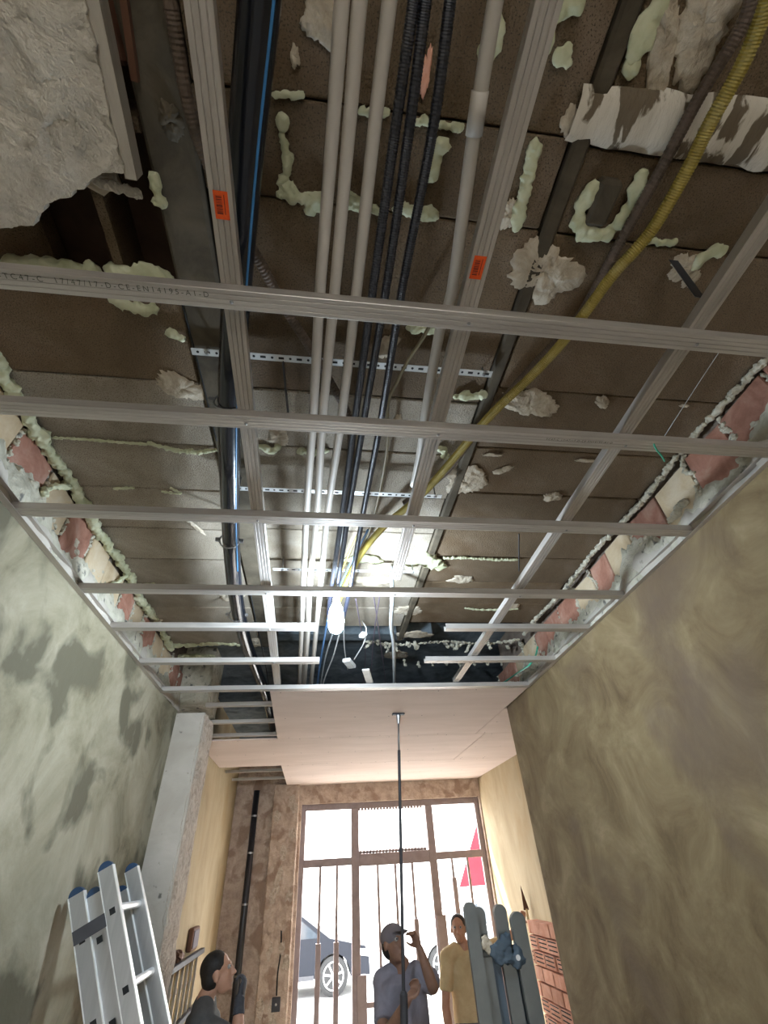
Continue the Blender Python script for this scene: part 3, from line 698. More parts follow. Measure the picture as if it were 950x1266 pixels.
# ================================================================== PIPES AND CABLES
def pipe(name, label, cat, path, r, mat, group=None, seg=12, corr=0, step=.03, part='tube'):
    if corr:
        P = spline(path, corr / 2); R_ = [r * (1.0 if i % 2 else .90) for i in range(len(P))]
    else: P = spline(path, step); R_ = [r] * len(P)
    mb = MB().tube(P, R_, seg); o = mb.build(name, mat, smooth=not corr)
    return tag(o, label, cat, group or PG.get(name))
PG = {'conduit': 'beige and grey rigid conduits under the slab', 'corrugated_hose': 'black corrugated hoses', 'cable': 'loose cables above the grid'}
wp = [([(427, -40), (423, 0), (411, 168), (396, 360), (387, 520), (379, 636), (375, 727), (373, 780), (370, 855)], 'leftmost of the three beige conduits in the bundle'),
      ([(449, -40), (445, 0), (431, 168), (414, 360), (399, 520), (392, 636), (383, 727), (381, 780), (376, 855)], 'middle of the three beige conduits in the bundle'),
      ([(486, -40), (482, 0), (462, 168), (441, 360), (422, 520), (405, 636), (396, 727), (391, 780), (384, 855)], 'rightmost of the three beige conduits in the bundle')]
for path, lab in wp:
    pipe('conduit', lab, 'pipe', PX(path, 1.215), .0145, M['conduit'])
c4_ = tag(MB().tube(spline(PX([(622, -40), (613, 0), (586, 168), (559, 360), (546, 400), (528, 500), (520, 560), (512, 600)], 1.20), .03), .0155, 12).build('conduit', M['conduit'], smooth=True),
          'single beige conduit beside the middle long rail, with a socket joint', 'pipe', PG['conduit'])
MB().tube([S(594, 112, 1.20), S(586, 168, 1.20)], .0178, 14).build('socket_joint', M['conduit'], c4_, smooth=True)
bk = [([(518, -40), (512, 0), (488, 168), (461, 360), (439, 520), (423, 636), (410, 727), (406, 760)], 'leftmost black corrugated hose of three'),
      ([(533, -40), (527, 0), (505, 168), (477, 360), (450, 520), (431, 636), (417, 727), (410, 765)], 'middle black corrugated hose of three'),
      ([(563, -40), (557, 0), (534, 168), (497, 360), (471, 520), (449, 636), (433, 727), (425, 762)], 'rightmost black corrugated hose of three')]
for path, lab in bk: pipe('corrugated_hose', lab, 'hose', PX(path, 1.20), .0118, M['black'], corr=.0052, seg=10)
pp = PX([(323, -40), (321, 0), (303, 200), (290, 400), (284, 500), (284, 560), (285, 640), (288, 700), (293, 745), (303, 790), (318, 830), (330, 862), (338, 900)], 1.235)
dp = tag(MB().tube(spline(pp, .04), .039, 20).build('drain_pipe', M['blackpipe'], smooth=True), 'thick glossy black pipe with a blue stripe left of the conduits', 'pipe')
P = spline(pp[:8], .04)
MB().tube([p + Vector((.027, 0, -.0275)) for p in P], .0038, 6).build('blue_stripe', M['bluestripe'], dp, smooth=True)
for k, (px, py) in enumerate(((282, 497), (284, 668), (293, 760))):
    c = S(px, py, 1.235); tt = (S(px + 2, py + 20, 1.235) - S(px, py, 1.235)).normalized()
    t = thing('pipe_clamp', ['nearest steel clamp around the black pipe', 'middle steel clamp around the black pipe', 'farthest steel clamp around the black pipe'][k], 'pipe clamp', c, group='steel clamps on the black pipe')
    sx = tt.cross(Vector((0, 0, 1))).normalized(); up = sx.cross(tt)
    ring = [c + sx * (.0435 * math.cos(a)) + up * (.0435 * math.sin(a)) for a in [2 * math.pi * i / 28 for i in range(29)]]
    MB().tube(ring, .0035, 6).build('band', M['steel'], t, smooth=True)
    for q_ in (1, -1): MB().bar(c + sx * .043 * q_, c + sx * .062 * q_, .016, .014).build('lug', M['steel'], t)
    MB().tube([c + up * .043, (c.x, c.y, SLAB + .01)], .004, 8).build('threaded_rod', M['steel'], t)
pipe('yellow_conduit', 'dusty yellow corrugated conduit slanting across the ceiling', 'hose',
     [*PX([(958, -30), (943, 20), (916, 84), (879, 151), (849, 212), (805, 286), (758, 340), (721, 390)], 1.27), *PX([(690, 430), (654, 468), (617, 503), (591, 531), (562, 566), (528, 605), (500, 630), (478, 648), (450, 680), (432, 712), (418, 745)], 1.30)], .0165, M['yellow'], corr=.0056, seg=12)
pipe('dark_conduit', 'dark brown conduit running beside the yellow one', 'hose', PX([(935, -30), (920, 27), (866, 118), (825, 195), (765, 303), (714, 394), (660, 452), (600, 520), (550, 585), (500, 622)], 1.355), .0145, M['brown'], corr=.0075)
pipe('spiral_conduit', 'brown spiral conduit passing behind the pipes on the left', 'hose', [S(205, -30, 1.33), S(212, 10, 1.33), S(238, 150, 1.34), S(275, 240, 1.34), S(322, 325, 1.33), S(355, 385, 1.33), S(385, 432, 1.32), S(410, 475, 1.31), S(432, 520, 1.30), S(434, 580, 1.29), S(428, 640, 1.29), S(420, 700, 1.28)], .015, M['brown'], corr=.009, seg=12)
pipe('cable', 'thin brown cable beside the rightmost black hose', 'cable', PX([(540, 385), (525, 415), (505, 445), (490, 475), (480, 500), (478, 560), (462, 640), (445, 690), (430, 740)], 1.33), .006, M['olive'])
# cables past the bulb
far = [([(398, 735), (392, 780), (386, 820), (382, 856)], .006, 'conduit', 'thin beige tube right of the conduit bundle'),
       ([(409, 745), (402, 785), (396, 820), (391, 857)], .007, 'bluecable', 'blue cable left of the bulb'),
       ([(416, 745), (412, 780), (402, 815), (395, 857)], .006, 'graycable', 'pale grey cable left of the bulb'),
       ([(424, 765), (418, 790), (412, 812), (403, 835), (396, 858)], .0055, 'white', 'white cable slanting below the bulb'),
       ([(425, 760), (426, 800), (430, 828)], .0035, 'white', 'short white lead running down to the adapter box'),
       ([(440, 740), (446, 775), (452, 810), (448, 855)], .004, 'mauve', 'dark wire right of the adapter box'),
       ([(462, 735), (470, 790), (478, 850)], .004, 'mauve', 'dark wire crossing behind the grey conduit'),
       ([(470, 735), (462, 790), (458, 850)], .004, 'mauve', 'dark wire crossing left of the grey conduit'),
       ([(425, 620), (420, 690), (405, 740)], .006, 'graycable', 'grey cable between the black hoses'),
       ([(447, 650), (425, 700), (408, 742)], .005, 'yellow', 'yellow wire above the bulb'),
       ([(455, 655), (432, 700), (413, 742)], .005, 'bluecable', 'blue wire above the bulb'),
       ([(380, 735), (377, 790), (373, 856)], .007, 'conduit', 'thin beige tube within the conduit bundle')]
for pts, r, mt, lab in far: pipe('cable', lab, 'cable', PX(pts, 1.28), r, M[mt], seg=8)
pipe('conduit', 'single grey conduit bending down right of the bulb', 'pipe', PX([(484, 700, 1.385), (485, 722, 1.30), (485, 745), (484, 775), (487, 800), (488, 850)], 1.2), .0125, M['graycable'])
pipe('green_cable', 'green cable looped over the short right cross rail', 'cable', [S(665, 800, 1.12), S(662, 812, 1.11), S(655, 822, 1.06), S(640, 832, 1.12), S(620, 845, 1.16), S(600, 848, 1.2)], .006, M['green'])
pipe('green_cable', 'short green wire end hanging off the second cross rail', 'cable', [S(808, 547, 1.075), S(812, 556, 1.06), S(818, 563, 1.06), S(822, 570, 1.075)], .0028, M['green'])
pipe('thin_wire', 'thin pale string hanging near the right wall', 'wire', PX([(905, 412), (860, 480), (815, 550)], 1.38), .0012, M['graycable'], seg=5)
pipe('cable', 'thin black wire along the left concrete beam', 'cable', PX([(225, 375), (240, 430), (255, 490), (268, 545)], 1.385), .0028, M['hole'], seg=6)
pipe('cable', 'black wire left of the left long rail, below the pipe clamp', 'cable', PX([(310, 735), (317, 770), (326, 810), (333, 850)], 1.33), .004, M['hole'], seg=6)

# adapter box on its lead, scrap of board, bulb
ab = thing('adapter_box', 'small white adapter box dangling on a wire right of the bulb', 'electrical box', S(432, 820, 1.2))
q = S(432, 820, 1.2)
MB().bevbox(-.03, .03, -.075, .075, -.014, .014, .005, Matrix.Translation(q) @ Matrix.Rotation(-.35, 4, 'Z')).build('housing', M['white'], ab)
MB().tube(spline([q + Vector((.03, -.07, 0)), S(450, 795, 1.22), S(453, 778, 1.26), S(448, 768, 1.36)], .02), .004, 8).build('lead', M['white'], ab, smooth=True)
MB().bevbox(-.02, .02, -.03, .03, -.012, .012, .004, Matrix.Translation(S(449, 785, 1.23)) @ Matrix.Rotation(.3, 4, 'Z')).build('connector', M['white'], ab)
sp_ = S(455, 836, 1.1075)
tag(MB().bevbox(-.026, .026, -.14, .14, -.006, .006, .002, Matrix.Translation(sp_) @ Matrix.Rotation(-.2, 4, 'Z')).build('board_offcut', M['white']), 'small bright white offcut lying above the grid near the plasterboard', 'offcut')
BX, BY = .066, 2.10
lb_ = thing('light_bulb', 'glowing bluish white bulb hanging among the pipes', 'light bulb', (BX, BY, 1.09 + Z))
pf = [(.012, 1.095), (.016, 1.09), (.022, 1.075), (.032, 1.05), (.038, 1.02), (.040, .985), (.037, .955), (.028, .935), (.012, .925)]
mb = MB(); n = 20; vs = []; fs = []
for r, z in pf:
    for k in range(n): t = 2 * math.pi * k / n; vs.append((BX + r * math.cos(t), BY + r * math.sin(t), z + Z))
for i in range(len(pf) - 1):
    for k in range(n): k2 = (k + 1) % n; fs.append((i * n + k, i * n + k2, (i + 1) * n + k2, (i + 1) * n + k))
fs.append(tuple(range(n))); fs.append(tuple((len(pf) - 1) * n + k for k in range(n)))
mb.add(vs, fs).build('glass', M['bulb'], lb_, smooth=True)
MB().tube([(BX, BY, 1.09 + Z), (BX, BY, 1.135 + Z)], .017, 14).build('lamp_holder', M['white'], lb_, smooth=True)
MB().tube(spline([(BX, BY, 1.13 + Z), (BX + .01, BY, 1.25 + Z), (BX, BY + .02, 1.39 + Z)], .03), .0035, 8).build('lead', M['white'], lb_, smooth=True)

# ================================================================== DOOR, OUTSIDE
YD = YF + .10
dr = thing('door_1', 'barred steel entrance gate with three transom openings', 'gate', ((DL + DR) / 2, YD, 0)); dr['kind'] = 'structure'
def fb(x0, x1, z0, z1, name='frame_bar', d=.05, mat=None, y=YD):
    MB().bevbox(x0, x1, y - d / 2, y + d / 2, z0, z1, .004).build(name, mat or M['frame'], dr)
fb(DL + .002, DL + .07, 0, DT, 'frame_post'); fb(DR - .07, DR - .002, 0, DT, 'frame_post'); fb(DL + .07, DR - .07, DT - .08, DT - .002, 'frame_head')
fb(.52, .63, 0, DT - .08, 'mullion', .06); fb(1.64, 1.75, 0, DT - .08, 'mullion', .06)
fb(DL + .07, .52, .09 + Z, .18 + Z, 'transom_bar'); fb(.63, 1.64, .07 + Z, .21 + Z, 'transom_bar', .07); fb(1.75, DR - .07, .09 + Z, .18 + Z, 'transom_bar')
for x, zs in ((.09, -.68), (.32, -.68), (.89, -9), (1.14, -9), (1.385, -.52), (1.97, -.12), (2.2, -.7)):
    o = MB().bevbox(x - .017, x + .017, YD - .012, YD + .012, .12, .09 + Z, .003).build('bar', M['frame'], dr)
    if zs > -5: MB().bevbox(x - .032, x + .032, YD - .03, YD + .03, .12, zs + Z, .004).build('sleeve', M['frame'], o)
fb(1.66, 1.79, .0, -.5 + Z, 'lock_post', .09)
fb(.58, .70, .0, -1.0 + Z, 'lock_post', .09); fb(.70, 1.0, -1.29 + Z, -1.24 + Z, 'lock_bar', .04)
fb(DL + .07, DR - .07, .05, .12, 'bottom_rail')
mb = MB(); x = .64
while x < 1.62: mb.ball((x, YD, DT - .09), .022, .02, .02, 7, 5); mb.ball((x + .01, YD, .225 + Z), .028, .02, .025, 7, 5, lump=.4, seed=x); x += .047
o = mb.build('scroll_trim', M['frame'], dr); o['kind'] = 'stuff'

struct('yard', MB().box(-8, 9, -12, -3.75, -.16, -.01), M['pavement'], 'unseen pale paved yard added behind the room to bounce light in', 'pavement')  # unseen ground, added to bounce sunlight in through the rear opening
struct('pavement', MB().box(-20, 24, YF + .25, 11.5, -.16, -.01), M['pavement'], 'pale pavement outside the gate', 'pavement')
struct('road', MB().box(-20, 24, 11.5, 22, -.2, -.06), M['asphalt'], 'sunlit grey street outside', 'road')
fc = struct('facade', MB().box(-14, 20, 22.0, 23, -.1, 7.0), M['facade'], 'sunlit pale building across the street', 'building')
tag(MB().bevbox(3.5, 9, 17.6, 18.0, -.06, 1.55, .03).build('garden_wall', M['greywall']), 'grey rubble wall across the street behind the red awning', 'wall')
aw = thing('red_awning', 'red canvas awning leaning across the right opening of the gate', 'awning', (4.0, 14, -.06))
MB().prism([(4.32, 1.02 + Z), (4.45, .2 + Z), (4.38, -.40 + Z), (3.55, -.40 + Z)], 'y', 13.98, 14.02).build('canvas', M['red'], aw)
MB().tube([(4.4, 14.04, -.06), (4.4, 14.04, 1.0 + Z)], .03, 10).build('pole', M['steel'], aw)

def car(label, x0, y0, flip, paint, long=4.3):
    t = thing('car', label, 'car', (x0, y0, -.06))
    g = -.06
    prof = [(0, .32), (.02, .62), (.10, .80), (.95, .98), (1.65, 1.42), (2.2, 1.50), (3.4, 1.46), (3.95, 1.08), (4.25, .98), (4.3, .55), (4.28, .32)]
    arch = lambda c: [(c + .40 * math.cos(a), .32 + .40 * math.sin(a)) for a in [math.pi * i / 10 for i in range(11)]]
    poly = prof + arch(3.45) + arch(.85)
    fx = (lambda x: x0 + (x if not flip else -x))
    MB().prism([(fx(x), z + g) for x, z in poly], 'y', y0, y0 + 1.7).build('body', paint, t)
    for yy in (y0 - .006,):
        for w in ([(1.15, 1.0), (1.68, 1.36), (2.15, 1.42), (2.15, 1.0)], [(2.22, 1.0), (2.22, 1.42), (3.3, 1.38), (3.7, 1.04)]):
            MB().prism([(fx(x), z + g) for x, z in w], 'y', yy, y0 + .01).build('side_window', M['glass'], t)
    MB().prism([(fx(x), z + g) for x, z in [(.02, .62), (.05, .74), (.42, .80), (.42, .68)]], 'y', y0 - .01, y0 + .05).build('headlight', M['white'], t)
    MB().prism([(fx(x), z + g) for x, z in [(1.3, .3), (1.3, .38), (3.0, .38), (3.0, .3)]], 'y', y0 - .012, y0 + .02).build('sill_trim', M['darksteel'], t)
    for c in (.85, 3.45):
        for yy in (y0 + .02, y0 + 1.46):
            wz = .34 + g; cx = fx(c)
            w = MB().tube([(cx, yy, wz), (cx, yy + .02, wz), (cx, yy + .18, wz), (cx, yy + .20, wz)], [.29, .34, .34, .29], 28).build('wheel', M['tyre'], t)
            mb = MB(); mb.tube([(cx, yy - .008, wz), (cx, yy - .001, wz)], .05, 12)
            for k in range(7):
                a = 2 * math.pi * k / 7 + .3; d = Vector((math.cos(a), 0, math.sin(a)))
                mb.bar(Vector((cx, yy - .006, wz)) + d * .04, Vector((cx, yy - .006, wz)) + d * .22, .035, .012, up=(0, 1, 0))
            ring = [Vector((cx, yy - .006, wz)) + Vector((math.cos(a), 0, math.sin(a))) * .23 for a in [2 * math.pi * i / 24 for i in range(25)]]
            mb.tube(ring, .014, 6); mb.build('hubcap', M['hub'], w)
    return t
car('dark blue car parked behind the left bars of the gate', 1.38, 14.75, True, M['carblue'])
car('white car parked outside, right of the man with raised arm', 2.3, 14.9, False, M['carwhite'])

# ================================================================== THINGS IN THE ROOM
# extension ladder on the left: three sections leaning on the wall
def ladder3():
    t = thing('extension_ladder', 'aluminium extension ladder with blue caps leaning on the left wall', 'ladder', (-.66, 2.8, 0))
    top = Vector((-1.06, 0, 2.12)); bot = Vector((.02, 0, 0))
    lean = math.atan2(top.x - bot.x, top.z)
    up = Vector((math.sin(lean), 0, math.cos(lean))); nx = Vector((math.cos(lean), 0, -math.sin(lean)))   # nx points to the room
    b0 = Vector((-.98 - math.tan(lean) * -2.1, 0, 0)); b0 = Vector((-1.045, 0, 2.09)) - up * (2.09 / up.z)
    Lr = 2.09 / up.z
    yN, yF = 2.78, 3.16
    for k in range(3):                                        # section k = 0 at the wall, 2 towards the room
        off = nx * (.062 * k); dz = (.0, -.035, .035)[k]
        ins = (0, .012, .0)[k]
        for s_, y in ((0, yN + ins), (1, yF - ins)):
            a = b0 + off + Vector((0, y, 0)); a.z = max(a.z, .012); 
            p0 = Vector((a.x, y, a.z)); p1 = b0 + off + up * (Lr + dz) + Vector((0, y, 0))
            d = (p1 - p0).normalized()
            # C-shaped rail: web facing across, two lips
            r_ = MB().bar(p0, p1, .026, .056, up=nx)
            ro = r_.build('side_rail', M['alu'], t)
            MB().bar(p0 + nx * .0305, p1 + nx * .0305, .030, .004, up=nx).bar(p0 - nx * .0305, p1 - nx * .0305, .030, .004, up=nx).build('lip', M['rung'], ro)
            cp = MB(); e = p1
            cp.tube([e - d * .004 + Vector((0, -.0128, 0)), e - d * .004 + Vector((0, .0128, 0))], .0305, 24)
            cp.build('end_cap', M['bluecap'], t)
        z = Lr + dz - .16
        while z > .2:
            c = b0 + off + up * z
            if k == 2: MB().tube([c + Vector((0, yN + .01, 0)), c + Vector((0, yF - .01, 0))], .0155, 24).build('rung', M['rung'], t)
            z -= .28
    for k in (0, 1):
        z = Lr - .3
        while z > .2:
            c = b0 + nx * (.062 * k) + up * z
            if k == 0: MB().tube([c + Vector((0, yN, 0)), c + Vector((0, yF, 0))], .0155, 12).build('rung', M['rung'], t, smooth=True)
            z -= .28
    c = b0 + up * (Lr - .15)
    MB().bar(c - nx * .03 + Vector((0, yN - .018, 0)), c + nx * .095 + Vector((0, yN - .018, 0)), .05, .004, up=(0, 1, 0)).build('guide_bracket', M['darksteel'], t)
    for j in range(4):
        for kk in (0, 1, 2):
            c = b0 + nx * (.062 * kk) + up * (Lr - .17 - .28 * j + (0, -.035, .035)[kk])
            MB().bar(c + Vector((0, yN - .0145, 0)) - up * .012, c + Vector((0, yN - .0145, 0)) + up * .012, .002, .022, up=nx).build('rung_hole', M['hole'], t)
ladder3()

# second ladder, dark against the light, standing upright on the right
def ladder2():
    y = 3.0
    t = thing('folding_ladder', 'dark plaster-smeared folding ladder standing upright near the right wall', 'ladder', (.85, y, 0))
    for i, (px, py, dy, w) in enumerate([(581, 1119, 0, .062), (592, 1125, .035, .062), (618, 1122, .035, .064), (640, 1133, 0, .074)]):
        p = Yp(px, py + 6, y + dy); q = Vector((p.x + .02, p.y - .04, .01))
        ro = MB().bar(q, p, w, .028, up=(0, -1, 0)).build('side_rail', M['darkalu'], t)
        MB().tube([p + Vector((0, -.016, 0)), p + Vector((0, .016, 0))], w / 2 + .001, 22).build('rounded_end', M['darkalu'], ro)
    for px in (605, 631):
        p = Yp(px, 1168, y + .045); MB().bar((p.x + .02, p.y - .02, .05), p, .085, .012, up=(0, -1, 0)).build('inner_panel', M['navy'], t)
    xa, xb = Yp(581, 1150, y).x, Yp(640, 1150, y).x
    for j in range(6):
        z = Yp(610, 1178, y).z - j * .28
        MB().tube([(xa, y + .018, z), (xb, y + .018, z)], .016, 14).build('rung', M['darkalu'], t, smooth=True)
    sm = MB(); 
    for k in range(16):
        c = Yp(612 + 30 * rnd(), 1163 + 26 * rnd(), y - .012); sm.ball(c, U(.018, .036), .012, U(.012, .03), 12, 8, lump=.9, seed=k * 3.1)
    remeshed(sm, 'plaster_smear', M['navy'], t, voxel=.004, smooth_it=2)
    sm = MB()
    for k in range(7):
        c = Yp(594 + 20 * rnd(), 1158 + 26 * rnd(), y - .01); sm.ball(c, U(.01, .025), .008, U(.008, .02), 12, 8, lump=.9, seed=k * 5.1)
    remeshed(sm, 'plaster_crust', M['splat'], t, voxel=.004, smooth_it=2)
    MB().tube([Yp(641, 1184, y - .014), Yp(641, 1184, y - .03)], .011, 12).build('bolt', M['steel'], t)
ladder2()

# telescopic prop holding up the first board
pt = Vector((.683, 4.11, zt - .004)); pb = Yp(500, 1262, 4.22); dirp = (pb - pt).normalized()
pb = pt + dirp * ((pt.z - .02) / -dirp.z)
pole = thing('telescopic_prop', 'slim steel telescopic prop pressed against the plasterboard', 'prop', pb)
def along(t): return pt.lerp(pb, t)
MB().tube([along(.02), along(.10)], .008, 12).build('inner_tube', M['steel'], pole, smooth=True)
MB().tube([along(.09), along(.095), along(.5), along(1)], .012, 14).build('outer_tube', M['darksteel'], pole, smooth=True)
MB().bevbox(-.055, .055, -.022, .022, -.012, 0, .004, Matrix.Translation(pt + Vector((0, 0, .003)))).build('head_plate', M['darksteel'], pole)
MB().tube([pt + Vector((0, 0, -.01)), along(.025)], [.02, .011], 12).build('swivel', M['steel'], pole)
MB().tube([along(.535), along(.54), along(.585), along(.59)], [.016, .026, .026, .016], 14).build('grip', M['darksteel'], pole)
MB().bevbox(-.05, .05, -.05, .05, 0, .02, .005, Matrix.Translation((pb.x, pb.y, .0))).build('foot_plate', M['darksteel'], pole)

# formwork rack on the far left wall
fr = thing('plank_rack', 'yellow timber planks held between two dark bars against the far left wall', 'plank rack', (-1.1, 5.75, 0))
zt1, zt2 = -.535 + Z, -.93 + Z
MB().bevbox(-1.13, -1.085, 4.95, 6.60, zt1 - .02, zt1 + .02, .004).build('upper_bar', M['darksteel'], fr)
MB().bevbox(-1.13, -1.085, 5.1, 6.60, zt2 - .02, zt2 + .02, .004).build('lower_bar', M['darksteel'], fr)
y = 5.02
for k in range(8):
    w_ = U(.11, .15); pk = MB().bevbox(-1.165, -1.132, y, y + w_, .0, zt1 + .01 - U(0, .04), .004).build('plank', M['wood'], fr)
    MB().tube([(-1.132, y + w_ / 2, zt1 - .17), (-1.118, y + w_ / 2, zt1 - .17)], .018, 10).build('bolt', M['rust'], pk)
    MB().bar((-1.12, y + .005, 0.02), (-1.12, y + .005, zt1 - .02), .014, .02).build('edge_strip', M['wood_pale'], pk)
    y += .2
jb = thing('junction_box', 'brown junction box on the far left wall above the planks', 'electrical box', (-1.15, 6.2, -.42 + Z))
MB().bevbox(-1.17, -1.12, 6.05, 6.35, -.50 + Z, -.33 + Z, .01).build('box', M['rust'], jb); MB().bevbox(-1.121, -1.112, 6.08, 6.32, -.48 + Z, -.35 + Z, .004).build('cover', M['mauve'], jb)
tag(MB().ball((-1.13, 5.55, zt1 + .06), .05, .07, .04, lump=.6, seed=3).build('rag', M['rust']), 'crumpled brown lump resting on the upper bar of the plank rack', 'rag')
# black pipe with clips on the front wall, switch box
fp = thing('wall_pipe', 'slender black pipe clipped to the front wall in the far left corner', 'pipe', (-.87, YF - .06, 0))
MB().tube([(-.865, YF - .06, 0), (-.87, YF - .06, 1.02 + Z)], .042, 16).build('tube', M['black'], fp, smooth=True)
for z in (.7, .28, -.25, -.9):
    MB().tube([(-.868, YF - .06, z + Z), (-.868, YF - .06, z + Z + .02)], .046, 16).build('clip', M['steel'], fp)
sb = thing('switch_box', 'small dark flush switch box on the front wall left of the gate', 'electrical box', (-.38, YF - .1, -1.15 + Z))
MB().bevbox(-.435, -.335, YF - .125, YF - .098, -1.21 + Z, -1.09 + Z, .005).build('box', M['darksteel'], sb); MB().ball((-.385, YF - .127, -1.15 + Z), .012).build('knob', M['graycable'], sb)
MB().tube(spline([(-.385, YF - .105, -1.08 + Z), (-.39, YF - .105, -.9 + Z), (-.37, YF - .105, -.7 + Z), (-.385, YF - .105, -.45 + Z)], .05), .008, 6).build('lead', M['hole'], sb)

# hollow brick stub wall on the right
bw = struct('wall_brick_stub', MB().box(2.29, 2.505, 5.23, 5.97, 0, 1.60), M['core'], 'stub of hollow orange bricks built against the far right wall', 'wall')
for r in range(15):
    z = .01 + r * .109; y = 5.2 - (.12 if r % 2 else 0)
    while y < 5.98:
        y0, y1 = max(y, 5.2), min(y + .235, 6.0)
        if y1 - y0 > .04:
            mt = Matrix.Translation((2.24 + U(-.006, .006), (y0 + y1) / 2, z + .05)) ; hw = (y1 - y0) / 2 - .004
            b = MB().bevbox(-.06, .05, -hw, hw, -.048, .048, .003, mt).build('brick', M['brick_pink'], bw)
            if r in (1, 2, 3, 6, 7, 8, 9, 12, 13):
                mb = MB(); k = -hw + .03
                for zz in (-.026, .004, .032): mb.box(-.0612, -.0595, -hw + .02, hw - .02, zz, zz + .009, mt)
                mb.build('cores', M['hole'], b)
        y += .243
    for x0 in ((2.19, 2.36) if r % 2 else (2.19, 2.28, 2.42)):
        x1 = {2.19: 2.35 if r % 2 else 2.272, 2.36: 2.505, 2.28: 2.412, 2.42: 2.505}[x0]
        b = MB().bevbox(x0, x1, 5.14, 5.197, z + .002, z + .098, .003).build('brick', M['brick_pink'], bw)

# ================================================================== PEOPLE
def head_into(mb, c, fwd, up, k=1.0, hair=False):
    r, f, u = frame(fwd, up); mt = Matrix((r, f, u)).transposed()
    def P(x, y, z): return Vector(c) + (r * x + f * y + u * z) * k
    def B(x, y, z, a, b_, d): mb.ball(P(x, y, z), a * k, b_ * k, d * k, 16, 12, mat=mt)
    if hair:
        B(0, -.018, .038, .083, .094, .085); B(0, -.045, -.01, .076, .062, .075); return
    B(0, -.012, .03, .077, .096, .085)          # cranium
    B(0, .022, -.03, .060, .066, .070)          # face
    B(0, .034, -.078, .042, .048, .036)         # jaw and chin
    B(0, .070, -.098, .020, .016, .016)
    mb.tube([P(0, .088, .012), P(0, .104, -.018), P(0, .112, -.036)], [.008 * k, .011 * k, .014 * k], 8, roundend=True)   # nose
    B(.013, .098, -.038, .008, .010, .007); B(-.013, .098, -.038, .008, .010, .007)
    B(0, .085, .026, .046, .012, .008)          # brow
    B(0, .086, -.062, .022, .010, .006); B(0, .085, -.072, .020, .010, .006)    # lips
    B(.034, .062, -.020, .020, .018, .018); B(-.034, .062, -.020, .020, .018, .018)   # cheeks
    for s_ in (-1, 1): B(s_ * .078, -.006, -.012, .009, .022, .033)    # ears
def hand_into(mb, wrist, dirv, palm_n, curl=.5, side=1, k=1.0):
    d = Vector(dirv).normalized(); n = Vector(palm_n); n = (n - d * n.dot(d)).normalized(); s_ = d.cross(n) * side
    w = Vector(wrist)
    mt = Matrix((s_, d, n)).transposed()
    mb.ball(w + d * .05 * k, .040 * k, .052 * k, .016 * k, 12, 9, mat=mt)
    for i, (L_, off) in enumerate(((.068, -.028), (.076, -.010), (.071, .009), (.056, .027))):
        p = w + d * .088 * k + s_ * off * k; pts = [p]; a = 0
        for j, fr_ in enumerate((.45, .32, .23)):
            a += curl * (1.0 + .15 * i); dd = d * math.cos(a) + n * math.sin(a)
            p = p + dd * L_ * fr_ * k; pts.append(p)
        mb.tube(pts, [.0095 * k, .009 * k, .0085 * k, .0075 * k], 8, roundend=True)
    b0 = w + d * .025 * k - s_ * .034 * k
    mb.tube([b0, b0 + (d * .6 - s_ * .7 + n * .3) * .035 * k, b0 + (d * .9 - s_ * .5 + n * .6) * .062 * k], [.013 * k, .011 * k, .009 * k], 8, roundend=True)
